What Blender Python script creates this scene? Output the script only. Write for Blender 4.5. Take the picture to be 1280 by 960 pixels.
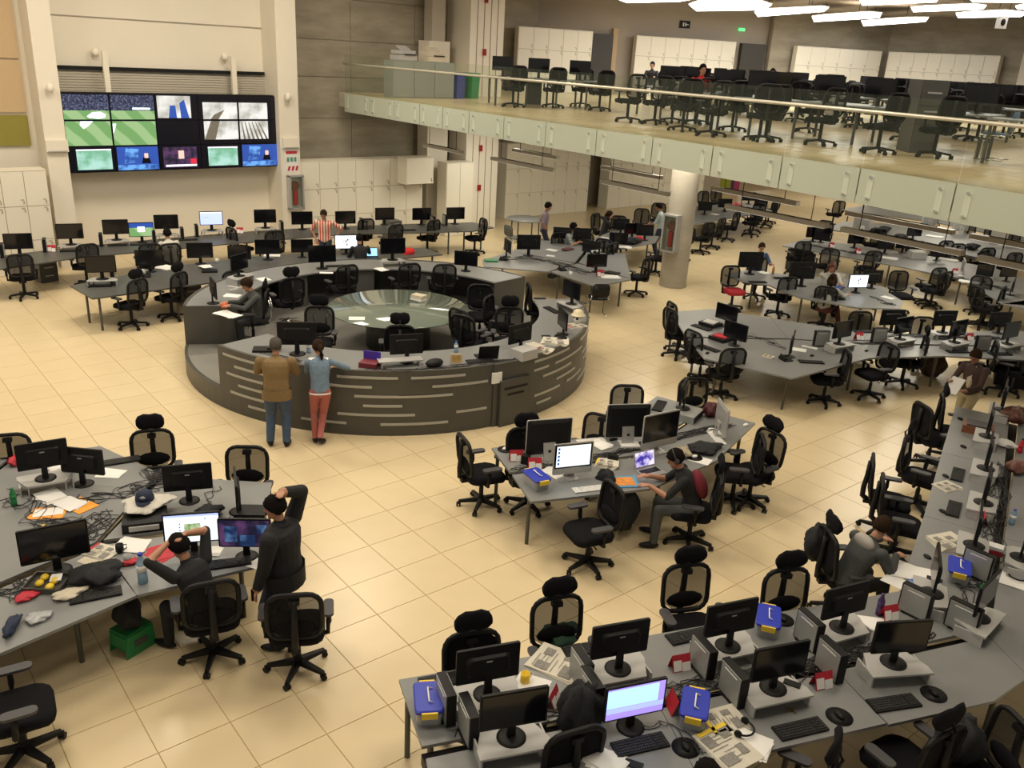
import bpy, math, random
from math import sin, cos, pi, radians, hypot, atan2
from mathutils import Vector, Matrix
random.seed(7)
for o in list(bpy.data.objects): bpy.data.objects.remove(o)
SC = bpy.context.scene
COL = SC.collection

# ---------------------------------------------------------------- camera
FPX = 1080.7; PITCH = 0.36352; ROLL = 0.056792; EYE = 5.7273; HEAD = radians(50)
_h = Vector((cos(HEAD), sin(HEAD), 0)); _r = Vector((sin(HEAD), -cos(HEAD), 0)); _z = Vector((0, 0, 1))
CF = _h*cos(PITCH) - _z*sin(PITCH); _u = _h*sin(PITCH) + _z*cos(PITCH)
CR = _r*cos(ROLL) + _u*sin(ROLL); CU = -_r*sin(ROLL) + _u*cos(ROLL)
cam = bpy.data.cameras.new('camera'); camo = bpy.data.objects.new('camera', cam); COL.objects.link(camo)
cam.sensor_width = 36; cam.lens = FPX/1280*36; cam.clip_end = 200; cam.clip_start = .1
M = Matrix.Identity(4)
for i in range(3): M[i][0] = CR[i]; M[i][1] = CU[i]; M[i][2] = -CF[i]
M[2][3] = EYE
camo.matrix_world = M
SC.camera = camo
def P(x, y, z=0.0):
    "where the sight line through a spot of the photograph meets the height z"
    d = CF + CR*((x-640)/FPX) - CU*((y-480)/FPX)
    t = (z-EYE)/d.z
    return Vector((d.x*t, d.y*t, z))
def pix(p):
    p = Vector(p) - Vector((0, 0, EYE)); d = p.dot(CF)
    return (640+FPX*p.dot(CR)/d, 480-FPX*p.dot(CU)/d, d)

# ---------------------------------------------------------------- light
SC.view_settings.view_transform = 'Standard'; SC.view_settings.look = 'None'
SC.view_settings.gamma = 1; SC.view_settings.use_curve_mapping = False
SC.view_settings.exposure = 0.0
w = bpy.data.worlds.new('world'); SC.world = w; w.use_nodes = True
w.node_tree.nodes['Background'].inputs[0].default_value = (1.0, .9, .76, 1)
w.node_tree.nodes['Background'].inputs[1].default_value = .38
def area(x, y, z, sx, sy, power, col=(1, .88, .70), rot=(0, 0, 0)):
    l = bpy.data.lights.new('hall_light', 'AREA'); l.shape = 'RECTANGLE'; l.size = sx; l.size_y = sy
    l.energy = power; l.color = col
    o = bpy.data.objects.new('hall_light', l); o.location = (x, y, z); o.rotation_euler = rot; COL.objects.link(o)
for x, y, e in [(0, 6, 210), (0, 13, 280), (0, 20, 330), (5.5, 3, 190), (5.5, 10, 270), (5.5, 18.5, 350), (10.5, 4, 190), (10.3, 11, 260), (10.3, 19, 330)]:
    area(x, y, 9.6, 2.2, 2.2, e)
for x, y in [(17.4, 8), (17.4, 15), (17.4, 21), (22, 3), (22, 10), (22, 17), (29, 6), (29, 13), (30, 20), (36, 8), (36, 16), (38, 22)]:
    area(x, y, 3.8, 2.0, 2.0, 120, (1, .92, .76))
for x, y in [(18, 6), (18, 13), (18, 20), (25, 8), (25, 15), (25, 22), (32, 12), (33, 19)]:
    area(x, y, 7.85, 2.0, 2.0, 75, (1, .88, .78))

# ---------------------------------------------------------------- materials
MATS = {}
def mat(name, col, rough=.6, metal=0.0, var=0.0, scale=8.0, bump=0.0, emit=0.0, alpha=1.0, spec=.5, objvar=0.0, coat=0.0):
    if name in MATS: return MATS[name]
    m = bpy.data.materials.new(name); m.use_nodes = True; nt = m.node_tree; b = nt.nodes['Principled BSDF']
    c = tuple(col)+(1,)
    b.inputs['Base Color'].default_value = c; b.inputs['Roughness'].default_value = rough
    b.inputs['Metallic'].default_value = metal; b.inputs['Specular IOR Level'].default_value = spec
    if coat: b.inputs['Coat Weight'].default_value = coat
    if var or bump:
        tc = nt.nodes.new('ShaderNodeTexCoord'); n = nt.nodes.new('ShaderNodeTexNoise')
        n.inputs['Scale'].default_value = scale; n.inputs['Detail'].default_value = 4
        nt.links.new(tc.outputs['Object'], n.inputs['Vector'])
        if var:
            mx = nt.nodes.new('ShaderNodeMix'); mx.data_type = 'RGBA'
            mx.inputs['A'].default_value = tuple(v*(1-var) for v in col)+(1,)
            mx.inputs['B'].default_value = tuple(min(1, v*(1+var)) for v in col)+(1,)
            nt.links.new(n.outputs['Fac'], mx.inputs['Factor']); nt.links.new(mx.outputs['Result'], b.inputs['Base Color'])
        if bump:
            bp = nt.nodes.new('ShaderNodeBump'); bp.inputs['Strength'].default_value = bump; bp.inputs['Distance'].default_value = .01
            nt.links.new(n.outputs['Fac'], bp.inputs['Height']); nt.links.new(bp.outputs['Normal'], b.inputs['Normal'])
    if objvar:
        oi = nt.nodes.new('ShaderNodeObjectInfo'); hs = nt.nodes.new('ShaderNodeHueSaturation')
        mr = nt.nodes.new('ShaderNodeMapRange'); mr.inputs['To Min'].default_value = 1-objvar; mr.inputs['To Max'].default_value = 1+objvar
        nt.links.new(oi.outputs['Random'], mr.inputs['Value']); nt.links.new(mr.outputs['Result'], hs.inputs['Value'])
        src = b.inputs['Base Color'].links[0].from_socket if b.inputs['Base Color'].is_linked else None
        if src: nt.links.new(src, hs.inputs['Color'])
        else: hs.inputs['Color'].default_value = c
        nt.links.new(hs.outputs['Color'], b.inputs['Base Color'])
    if emit:
        b.inputs['Emission Color'].default_value = c; b.inputs['Emission Strength'].default_value = emit
    if alpha < 1: b.inputs['Alpha'].default_value = alpha
    MATS[name] = m
    return m
def glass(name, tint, a=.82, rough=.02, gl=.12):
    m = bpy.data.materials.new(name); m.use_nodes = True; nt = m.node_tree
    for n in list(nt.nodes): nt.nodes.remove(n)
    out = nt.nodes.new('ShaderNodeOutputMaterial'); tr = nt.nodes.new('ShaderNodeBsdfTransparent'); tr.inputs[0].default_value = tuple(tint)+(1,)
    g = nt.nodes.new('ShaderNodeBsdfGlossy'); g.inputs['Roughness'].default_value = rough
    lw = nt.nodes.new('ShaderNodeLayerWeight'); lw.inputs['Blend'].default_value = gl
    mx = nt.nodes.new('ShaderNodeMixShader')
    nt.links.new(lw.outputs['Fresnel'], mx.inputs[0]); nt.links.new(tr.outputs[0], mx.inputs[1]); nt.links.new(g.outputs[0], mx.inputs[2])
    if a < 1:
        d = nt.nodes.new('ShaderNodeBsdfDiffuse'); d.inputs[0].default_value = (.62, .70, .60, 1)
        m2 = nt.nodes.new('ShaderNodeMixShader'); m2.inputs[0].default_value = 1-a
        nt.links.new(mx.outputs[0], m2.inputs[1]); nt.links.new(d.outputs[0], m2.inputs[2]); nt.links.new(m2.outputs[0], out.inputs[0])
    else: nt.links.new(mx.outputs[0], out.inputs[0])
    MATS[name] = m
    return m
def stripes(name, a, b, scale, axis='Z', rough=.8):
    m = bpy.data.materials.new(name); m.use_nodes = True; nt = m.node_tree; bs = nt.nodes['Principled BSDF']; bs.inputs['Roughness'].default_value = rough
    tc = nt.nodes.new('ShaderNodeTexCoord'); wv = nt.nodes.new('ShaderNodeTexWave'); wv.bands_direction = axis; wv.inputs['Scale'].default_value = scale
    cr = nt.nodes.new('ShaderNodeValToRGB'); cr.color_ramp.interpolation = 'CONSTANT'
    cr.color_ramp.elements[0].color = tuple(a)+(1,); cr.color_ramp.elements[1].color = tuple(b)+(1,); cr.color_ramp.elements[1].position = .5
    nt.links.new(tc.outputs['Object'], wv.inputs['Vector']); nt.links.new(wv.outputs['Fac'], cr.inputs['Fac']); nt.links.new(cr.outputs['Color'], bs.inputs['Base Color'])
    MATS[name] = m
    return m

tile_m = mat('floor_tile', (.70, .575, .36), .27, var=.05, scale=2.5, objvar=.02, spec=.4)
grout_m = mat('tile_grout', (.50, .395, .23), .8)
white_m = mat('white_wall_paint', (.80, .75, .64), .7, var=.03, scale=1.5)
greywall_m = mat('grey_wall_paint', (.40, .35, .29), .7, var=.04, scale=1.2)
def concrete(name, c1, c2):
    m = bpy.data.materials.new(name); m.use_nodes = True; nt = m.node_tree; b = nt.nodes['Principled BSDF']; b.inputs['Roughness'].default_value = .8
    tc = nt.nodes.new('ShaderNodeTexCoord'); mp = nt.nodes.new('ShaderNodeMapping'); mp.inputs['Scale'].default_value = (.35, .35, 1.4)
    n = nt.nodes.new('ShaderNodeTexNoise'); n.inputs['Scale'].default_value = 1.6; n.inputs['Detail'].default_value = 9; n.inputs['Roughness'].default_value = .65
    cr = nt.nodes.new('ShaderNodeValToRGB'); cr.color_ramp.elements[0].position = .32; cr.color_ramp.elements[1].position = .68
    cr.color_ramp.elements[0].color = tuple(c1)+(1,); cr.color_ramp.elements[1].color = tuple(c2)+(1,)
    nt.links.new(tc.outputs['Object'], mp.inputs[0]); nt.links.new(mp.outputs[0], n.inputs['Vector']); nt.links.new(n.outputs['Fac'], cr.inputs['Fac'])
    nt.links.new(cr.outputs['Color'], b.inputs['Base Color'])
    bp = nt.nodes.new('ShaderNodeBump'); bp.inputs['Strength'].default_value = .25; nt.links.new(n.outputs['Fac'], bp.inputs['Height']); nt.links.new(bp.outputs[0], b.inputs['Normal'])
    MATS[name] = m; return m
conc_m = concrete('board_marked_concrete', (.25, .22, .165), (.40, .36, .28))
conc2_m = concrete('smooth_concrete', (.34, .31, .25), (.46, .42, .34))
locker_m = mat('cream_locker_door', (.82, .78, .66), .4, var=.02, scale=2)
lockgap_m = mat('locker_carcass', (.42, .38, .30), .6)
desk_m = mat('grey_desk_laminate', (.20, .208, .21), .38, var=.05, scale=5)
deskdark_m = mat('dark_grey_laminate', (.085, .087, .082), .42, var=.05, scale=5)
leg_m = mat('graphite_steel', (.09, .09, .08), .4, metal=.3)
blk_m = mat('black_plastic', (.008, .008, .009), .5, spec=.25)
blk2_m = mat('black_fabric', (.008, .008, .010), .95, var=.2, scale=60, bump=.1, spec=.15)
grayarm_m = mat('dark_grey_armrest', (.045, .045, .05), .5)
scr_m = mat('dark_glossy_screen', (.006, .006, .008), .12)
silver_m = mat('brushed_aluminium', (.55, .55, .54), .35, metal=.6)
chrome_m = mat('chrome_metal', (.75, .75, .74), .15, metal=1)
riser_m = mat('light_grey_riser', (.42, .42, .41), .45)
pcside_m = mat('silver_computer_panel', (.36, .37, .36), .4, metal=.3)
paper_m = mat('white_paper', (.80, .80, .78), .8)
news_m = mat('newsprint', (.55, .52, .44), .9, var=.25, scale=40)
ink_m = mat('printed_ink_block', (.24, .23, .21), .9, var=.7, scale=70)
red_m = mat('red_print', (.50, .02, .04), .6, var=.3, scale=40)
orange_m = mat('orange_envelope', (.85, .35, .04), .7)
yellow_m = mat('yellow_plastic', (.85, .60, .04), .5)
blue_m = mat('blue_plastic_lid', (.02, .04, .45), .4)
clear_m = mat('clear_plastic_tub', (.45, .47, .48), .3, alpha=.75)
water_m = mat('clear_blue_bottle', (.25, .42, .60), .15, alpha=.7)
green_m = mat('green_plastic', (.02, .22, .06), .5)
purple_m = mat('purple_plastic', (.06, .03, .13), .4)
glasstop_m = mat('green_tinted_glass_top', (.17, .21, .175), .10, var=.06, scale=1.5, coat=.4)
ringin_m = mat('ring_grey_carpet', (.16, .155, .14), .9, var=.08, scale=30)
ringwall_m = mat('ring_wall_laminate', (.068, .066, .058), .4, var=.08, scale=4)
slat_m = mat('pale_metal_strip', (.40, .40, .37), .35, metal=.2)
cable_m = mat('black_cable', (.015, .015, .018), .5)
cream_m = mat('beige_plastic', (.60, .54, .42), .5)
wood_m = mat('brown_wood_box', (.20, .07, .03), .5, var=.3, scale=12)
brownleather_m = mat('brown_leather', (.13, .05, .035), .5, var=.3, scale=14)
bluebin_m = mat('blue_bin', (.02, .035, .25), .4)
pale_glass_m = glass('balustrade_glass', (.92, .945, .90), a=.98, gl=.07)
def meshfab():
    m = bpy.data.materials.new('see_through_mesh'); m.use_nodes = True; nt = m.node_tree
    b = nt.nodes['Principled BSDF']; b.inputs['Base Color'].default_value = (.012, .012, .012, 1); b.inputs['Roughness'].default_value = .9; b.inputs['Specular IOR Level'].default_value = .1; b.inputs['Alpha'].default_value = .80
    MATS['mesh'] = m; return m
meshfab_m = meshfab()
frost_m = mat('frosted_green_glass', (.47, .51, .42), .3, var=.04, scale=1)
frostpad_m = mat('pale_glass_bracket', (.56, .60, .50), .4)
lampglow_m = mat('white_lamp_panel', (1, .97, .92), .5, emit=6)
pend_m = mat('pendant_housing', (.36, .33, .27), .5)
pendglow_m = mat('pendant_tube', (1, .93, .8), .5, emit=.9)

# ---------------------------------------------------------------- mesh builder
class MB:
    def __init__(s): s.v = []; s.f = []; s.m = []; s.sm = []; s.mi = 0
    def add(s, vs, fs, smooth=False):
        b = len(s.v); s.v += [tuple(v) for v in vs]
        for f in fs: s.f.append([b+i for i in f]); s.m.append(s.mi); s.sm.append(smooth)
        return s
    def box(s, c, d, rz=0, R=None, taper=1.0):
        x, y, z = d[0]/2, d[1]/2, d[2]/2
        vs = [(-x, -y, -z), (x, -y, -z), (x, y, -z), (-x, y, -z), (-x*taper, -y*taper, z), (x*taper, -y*taper, z), (x*taper, y*taper, z), (-x*taper, y*taper, z)]
        R = R or Matrix.Rotation(rz, 3, 'Z'); c = Vector(c)
        return s.add([R @ Vector(v)+c for v in vs], [(0, 3, 2, 1), (4, 5, 6, 7), (0, 1, 5, 4), (1, 2, 6, 5), (2, 3, 7, 6), (3, 0, 4, 7)])
    def prism(s, poly, z0, z1):
        n = len(poly); A = sum(poly[i][0]*poly[(i+1) % n][1]-poly[(i+1) % n][0]*poly[i][1] for i in range(n))
        if A < 0: poly = poly[::-1]
        return s.add([(x, y, z0) for x, y in poly]+[(x, y, z1) for x, y in poly], [tuple(range(n-1, -1, -1)), tuple(range(n, 2*n))]+[(i, (i+1) % n, n+(i+1) % n, n+i) for i in range(n)])
    def cyl(s, a, b, r1, r2=None, n=10, smooth=True, cap=True):
        r2 = r1 if r2 is None else r2; a = Vector(a); b = Vector(b); d = (b-a).normalized()
        p = d.orthogonal().normalized(); q = d.cross(p)
        vs = []
        for c, r in ((a, r1), (b, r2)):
            for i in range(n):
                t = 2*pi*i/n; vs.append(c+(p*cos(t)+q*sin(t))*r)
        s.add(vs, [(i, (i+1) % n, n+(i+1) % n, n+i) for i in range(n)], smooth)
        if cap: s.add(vs, [tuple(range(n-1, -1, -1)), tuple(range(n, 2*n))])
        return s
    def tube(s, pts, r, n=6, closed=False):
        pts = [Vector(p) for p in pts]; N = len(pts); vs = []
        rr = r if isinstance(r, (list, tuple)) else [r]*N
        for i, p in enumerate(pts):
            a = pts[(i-1) % N] if (i or closed) else p; b = pts[(i+1) % N] if (i < N-1 or closed) else p
            d = (b-a).normalized(); up = Vector((0, 0, 1)) if abs(d.z) < .9 else Vector((1, 0, 0))
            x = d.cross(up).normalized(); y = x.cross(d)
            for k in range(n):
                t = 2*pi*k/n; vs.append(p+(x*cos(t)+y*sin(t))*rr[i])
        fs = []
        for i in range(N if closed else N-1):
            j = (i+1) % N
            for k in range(n): fs.append((i*n+k, i*n+(k+1) % n, j*n+(k+1) % n, j*n+k))
        if not closed: fs += [tuple(range(n-1, -1, -1)), tuple(range((N-1)*n, N*n))]
        return s.add(vs, fs, True)
    def loft(s, rings, closed_ends=True, smooth=True):
        n = len(rings[0]); vs = [v for r in rings for v in r]; fs = []
        for i in range(len(rings)-1):
            for k in range(n): fs.append((i*n+k, i*n+(k+1) % n, (i+1)*n+(k+1) % n, (i+1)*n+k))
        if closed_ends: fs += [tuple(range(n-1, -1, -1)), tuple(range((len(rings)-1)*n, len(rings)*n))]
        return s.add(vs, fs, smooth)
    def ell(s, c, r, nu=12, nv=8, R=None):
        c = Vector(c); R = R or Matrix.Identity(3); rings = []
        for j in range(nv+1):
            ph = -pi/2+pi*j/nv; cr = max(cos(ph), .02)
            rings.append([c+R @ Vector((r[0]*cr*cos(2*pi*i/nu), r[1]*cr*sin(2*pi*i/nu), r[2]*sin(ph))) for i in range(nu)])
        return s.loft(rings)
    def lathe(s, prof, c=(0, 0, 0), n=14):
        return s.loft([[(c[0]+r*cos(2*pi*i/n), c[1]+r*sin(2*pi*i/n), c[2]+z) for i in range(n)] for r, z in prof])
    def use(s, i): s.mi = i; return s
    def mesh(s, name, mats):
        me = bpy.data.meshes.new(name); me.from_pydata(s.v, [], s.f)
        mats = mats if isinstance(mats, (list, tuple)) else [mats]
        for m in mats: me.materials.append(m)
        me.polygons.foreach_set('material_index', s.m); me.polygons.foreach_set('use_smooth', s.sm); me.update()
        return me
def rrect(w, h, r, n=3):
    pts = []
    for cx, cy, a in ((w/2-r, h/2-r, 0), (-w/2+r, h/2-r, 90), (-w/2+r, -h/2+r, 180), (w/2-r, -h/2+r, 270)):
        for k in range(n+1):
            t = radians(a+90*k/n); pts.append((cx+r*cos(t), cy+r*sin(t)))
    return pts
def ob(name, me, parent=None, loc=(0, 0, 0), rz=0, kind=None, label=None):
    o = bpy.data.objects.new(name, me); COL.objects.link(o); o.location = loc
    if rz: o.rotation_euler = (0, 0, rz)
    if parent: o.parent = parent
    if kind: o['kind'] = kind
    if label: o['label'] = label
    return o
def struct(name, mb, m, parent=None): return ob(name, mb.mesh(name, m), parent, kind='structure')
REG = []   # (object, phrase before the ordinal, phrase after) -> labels written at the end
def thing(name, label, cat, loc=(0, 0, 0), rz=0, group=None, me=None, where=None):
    o = ob(name, me, None, loc, rz)
    o['category'] = cat
    if where: REG.append((o, label, where))
    o['label'] = label if not where else label+' '+where
    if group: o['group'] = group
    return o
PROT = {}
def kit(kind, parts):
    "parts: list of (name, mesh, label, [subparts])"
    PROT[kind] = parts
def place(kind, name, label, cat, loc, rz, group=None, where=None, sc=None):
    t = thing(name, label, cat, loc, rz, group, None, where)
    for nm, me, lb, subs in PROT[kind]:
        p = ob(nm, me, t, label=lb)
        for sn, sm, sl in subs: ob(sn, sm, p, label=sl)
    if sc: t.scale = sc
    return t
# ---------------------------------------------------------------- the setting
def pw(x, y, d0, axis):
    "sight line met with the upright plane u=d0 (axis 0) or v=d0 (axis 1)"
    d = CF + CR*((x-640)/FPX) - CU*((y-480)/FPX); t = d0/d[axis]
    return Vector((d.x*t, d.y*t, EYE+d.z*t))
b = MB(); b.box((20, 12, -.06), (60, 50, .1)); floor = struct('floor', b, grout_m)
TS = .63; G0 = (5.284, 10.617)
tm = MB(); h = TS/2-.002
tm.add([(-h, -h, -.01), (h, -h, -.01), (h, h, -.01), (-h, h, -.01), (-h+.003, -h+.003, 0), (h-.003, -h+.003, 0), (h-.003, h-.003, 0), (-h+.003, h-.003, 0)], [(4, 5, 6, 7), (0, 1, 5, 4), (1, 2, 6, 5), (2, 3, 7, 6), (3, 0, 4, 7)])
tme = tm.mesh('tile', tile_m)
cells = []
for i in range(-14, 70):
    for j in range(-20, 40):
        x = G0[0]+(i+.5)*TS; y = G0[1]+(j+.5)*TS
        if x > 46 or y > 26.5: continue
        px, py, d = pix((x, y, 0))
        if d > 0 and -60 < px < 1340 and -60 < py < 1040: cells.append((d, x, y))
        elif d > -4 and hypot(x, y) < 40: cells.append((d+500, x, y))
cells.sort()
rest = MB(); vv = []; ff = []
for k, (d, x, y) in enumerate(cells):
    if k < 300: ob('tile', tme, floor, (x, y, 0))
    else: rest.add([(a+x, c+y, e) for a, c, e in tm.v], tm.f)
ob('tile', rest.mesh('tiles_far', tile_m), floor, kind='stuff', label='beige floor tiles farther away')

# hall wall with the screens
WV = 24.95
b = MB(); b.box((4.3, WV+.15, 5), (14.5, .3, 10)); wall = struct('wall_back', b, white_m)
b = MB(); b.box((8.2, WV-.02, 6.05), (5.6, .03, .02)); b.box((8.2, WV-.015, 7.6), (5.6, .02, .02)); struct('trim_1', b, greywall_m)
def pillar(n, u0, u1, front, z1=10, z0=0, m=white_m, back=None):
    b = MB(); b.box(((u0+u1)/2, (front+(back or WV))/2, (z0+z1)/2), (u1-u0, (back or WV)-front, z1-z0)); return struct(n, b, m)
pillar('trim_2', 4.9, 5.38, 24.05); pillar('trim_3', 10.98, 11.58, 24.0)
# tan and green panels left of the first pillar
for k, (za, zb, m_) in enumerate([(5.0, 7.2, mat('tan_wall_panel', (.58, .43, .26), .8)), (3.75, 4.98, MATS['tan_wall_panel']), (2.95, 3.7, mat('olive_wall_panel', (.28, .25, .05), .8))]):
    b = MB(); b.box((2.9, WV-.04, (za+zb)/2), (3.7, .06, zb-za-.02)); ob('wall_panel', b.mesh('wall_panel', m_), wall, kind='structure', label=['upper tan wall panel', 'lower tan wall panel', 'olive green wall panel'][k])
# concrete wall: formwork panels, each its own piece
b = MB(); b.box((15.4, WV+.35, 5), (7.7, .3, 10)); cw = struct('wall_concrete', b, conc_m)
zs = [0, 1.2, 2.4, 3.6, 4.8, 5.85, 7.0, 8.2, 9.6]
for i in range(len(zs)-1):
    for k, (a, c) in enumerate([(11.6, 12.1), (12.1, 13.9), (13.9, 16.2), (16.2, 19.2)]):
        b = MB(); b.box(((a+c)/2, WV+.19-.004*((i+k) % 3), (zs[i]+zs[i+1])/2), (c-a-.015, .05, zs[i+1]-zs[i]-.015)); ob('concrete_panel', b.mesh('concrete_panel', conc_m), cw, kind='structure')
# pillars right of it
pillar('trim_4', 16.25, 17.05, 24.35, 6.0); pillar('trim_5', 16.45, 16.95, 24.5, 10, 6.0, m=mat('pale_duct', (.5, .45, .37), .6))
b = MB()
b.box((18.1, 24.3, 5), (1.35, 1.0, 10)); sp = struct('trim_6', b, white_m)
b = MB()
for k in range(1, 5): b.box((17.43+k*.27, 23.795, 5), (.02, .012, 10))
ob('joint', b.mesh('joint', mat('pillar_joint', (.25, .22, .18), .8)), sp, kind='structure')
def small(name, label, cat, parts, loc, rz=0, where=None, group=None):
    "one thing from (part name, MB, material) tuples; single part = single mesh"
    if len(parts) == 1: return thing(name, label, cat, loc, rz, group, parts[0][1].mesh(name, parts[0][2]), where)
    t = thing(name, label, cat, loc, rz, group, None, where)
    for pn, mb, m_ in parts: ob(pn, mb.mesh(pn, m_), t)
    return t
for z, lb in ((1.45, 'lowest'), (2.75, 'second lowest'), (5.75, 'second highest'), (7.3, 'highest')):
    a = MB(); a.box((0, 0, 0), (.13, .04, .2)); c = MB(); c.box((0, -.025, -.03), (.07, .02, .06)); c.box((0, -.025, .055), (.1, .01, .03))
    small('fire_alarm', 'red fire alarm box, %s on the jointed white pillar' % lb, 'fire alarm', [('housing', a, mat('alarm_red', (.45, .02, .02), .5)), ('pull_handle', c, mat('alarm_dark_red', (.12, .01, .01), .5))], (18.0, 23.77, z))

# lockers
def lockers(u0, u1, n, rows, z0, hgt, y, dirv=(1, 0), depth=.5, label='', door='locker_door', kn=True):
    dx = Vector((dirv[0], dirv[1], 0)).normalized(); ang = atan2(dx.y, dx.x); L = u1-u0; wd = L/n; rh = hgt/rows
    t = thing('locker_bank', label, 'lockers', (u0, y, z0), ang) if not isinstance(y, tuple) else thing('locker_bank', label, 'lockers', (y[0], y[1], z0), ang)
    b = MB(); b.box((L/2, depth/2, hgt/2), (L, depth, hgt)); ob('carcass', b.mesh('locker_carcass', lockgap_m), t)
    b = MB(); b.box((0, -.012, 0), (wd-.014, .024, rh-.014)); dm = b.mesh(door, locker_m)
    kb = MB(); kb.box((wd/2-.06, -.035, 0), (.022, .02, .07)); kb.box((wd/2-.09, -.03, .06), (.07, .012, .02)); km = kb.mesh('locker_lock', lockgap_m)
    for i in range(n):
        for r in range(rows):
            d = ob(door, dm, t, ((i+.5)*wd, 0, (r+.5)*rh))
            if kn:
                ob('lock', km, d, (0, 0, rh/2-.1 if r < rows-1 else -rh/2+.1))
    for x in (0, L):
        b = MB(); b.box((x, depth/2, hgt/2), (.02, depth+.03, hgt+.01)); ob('side_panel', b.mesh('side_panel', locker_m), t)
    b = MB(); b.box((L/2, depth/2, hgt+.012), (L+.02, depth+.04, .02)); ob('top_panel', b.mesh('top_panel', locker_m), t)
    return t
lockers(1.3, 4.75, 7, 3, 0, 2.5, 23.75, label='cream locker bank at the far left below the tan panels')
lockers(11.62, 15.9, 7, 3, 0, 2.45, 24.1, label='cream locker bank beneath the concrete wall, right of the screens')
b = MB(); lockers(14.95, 15.95, 1, 1, 1.72, .8, 23.55, depth=.5, label='cream wall cupboard at the right end of the concrete wall lockers')
lockers(15.9+.45, 17.4, 2, 1, 0, 2.35, 23.35, label='tall cream cabinet in front of the jointed pillar')
lockers(20.3, 24.5, 7, 3, 0, 2.7, 25.2, label='cream locker bank behind the small round table')
lockers(25.75, 31.8, 9, 3, 0, 2.7, 25.3, label='cream locker bank behind the standing man in pale blue')
b = MB(); b.box((26, 26.6, 2), (17, .3, 4)); b.box((18.9, 26.2, 2), (2.6, .2, 4)); struct('wall_under_gallery', b, greywall_m)
b = MB(); b.box((25.1, 26.35, 1.3), (.75, .08, 2.6)); d1 = struct('door_1', b, mat('grey_door', (.2, .2, .18), .5)); c = MB(); c.box((25.3, 26.28, 1.1), (.03, .05, .14)); ob('door_handle', c.mesh('door_handle', chrome_m), d1, kind='structure')
b = MB(); b.box((44, 12, 2), (.3, 36, 4)); struct('wall_far_right', b, white_m)
a = MB(); a.box((0, 0, 0), (.5, .09, .28)); c = MB(); c.box((0, -.04, -.12), (.44, .03, .03))
for n, (x, y, lb) in enumerate([(62, 183, 'left'), (361, 179, 'right')]):
    p = pw(x, y, 23.95, 1); small('emergency_light', 'white box light on the %s white pillar beside the screens' % lb, 'light', [('housing', a, white_m), ('lamp_strip', c, riser_m)], (5.14 if n == 0 else 11.28, 24.0 if n == 0 else 23.95, p.z))
for n, (x, y, lb, vv_) in enumerate([(119, 65, 'left', 24.8), (281, 71, 'right', 24.8), (52, 110, 'left pillar', 23.85), (360, 121, 'right pillar', 23.85)]):
    p = pw(x, y, vv_, 1); a2 = MB(); a2.ell((0, 0, 0), (.09, .09, .11)); c2 = MB(); c2.cyl((0, .02, 0), (0, .14, .02), .05)
    small('security_camera', ('white dome camera on the wall above the video wall, %s one' if n < 2 else 'small white camera on the %s') % lb, 'camera', [('dome', a2, white_m), ('bracket', c2, riser_m)], (p.x if n != 2 else 5.14, vv_+(.06 if n == 2 else 0), p.z))
for n, (x, lb) in enumerate(((6.62, 'left'), (9.95, 'right'))):
    a2 = MB(); a2.box((0, 0, 0), (.13, .1, 1.1)); small('support_post', 'white post holding up the video wall, %s one' % lb, 'post', [('post', a2, white_m)], (x, 24.55, 4.72))
# shutter
b = MB()
for k in range(9): b.box((8.3, WV-.06, 4.2+k*.065), (5.6, .05, .055))
sh = ob('window_1', b.mesh('roller_shutter', mat('pale_shutter', (.50, .46, .38), .5)), None, kind='structure')
b = MB(); b.box((8.2, WV-.1, 4.84), (5.5, .12, .09)); ob('window_frame', b.mesh('shutter_slot', blk_m), sh, kind='structure')

# video wall: 5 x 3 panels
def emis(name, c, s=1.6):
    return mat('screen_'+name, c, .3, emit=s)
def noisy(name, c1, c2, scale, s=1.2, axis=None, pos=(.4, .6)):
    m = bpy.data.materials.new('screen_'+name); m.use_nodes = True; nt = m.node_tree; b = nt.nodes['Principled BSDF']; b.inputs['Roughness'].default_value = .3
    tc = nt.nodes.new('ShaderNodeTexCoord')
    if axis: n = nt.nodes.new('ShaderNodeTexWave'); n.bands_direction = axis; n.inputs['Distortion'].default_value = 1.5
    else: n = nt.nodes.new('ShaderNodeTexNoise'); n.inputs['Detail'].default_value = 5
    n.inputs['Scale'].default_value = scale
    cr = nt.nodes.new('ShaderNodeValToRGB'); cr.color_ramp.elements[0].position = pos[0]; cr.color_ramp.elements[1].position = pos[1]
    cr.color_ramp.elements[0].color = tuple(c1)+(1,); cr.color_ramp.elements[1].color = tuple(c2)+(1,)
    nt.links.new(tc.outputs['Object'], n.inputs['Vector']); nt.links.new(n.outputs['Fac'], cr.inputs['Fac'])
    nt.links.new(cr.outputs[0], b.inputs['Emission Color']); b.inputs['Emission Strength'].default_value = s; b.inputs['Base Color'].default_value = (.01, .01, .01, 1)
    MATS['screen_'+name] = m; return m
pitch_m = noisy('pitch', (.20, .42, .14), (.38, .58, .26), .9, 1.0, 'DIAGONAL'); crowd_m = noisy('crowd', (.01, .015, .06), (.30, .34, .50), 26, .9, None, (.45, .8))
glare_m = emis('glare', (.75, .92, 1.0), 1.5); navy_m = emis('navy', (.02, .06, .30), 1.0); blueimg_m = noisy('blue', (.02, .08, .35), (.15, .40, .85), 5, 1.2)
teal_m = noisy('teal', (.20, .48, .30), (.45, .75, .65), 3, 1.1); grayimg_m = noisy('pale', (.50, .48, .42), (.98, .96, .9), 2.2, 1.0); darkimg_m = noisy('dark', (.01, .01, .03), (.10, .04, .12), 6, 1.0)
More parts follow.
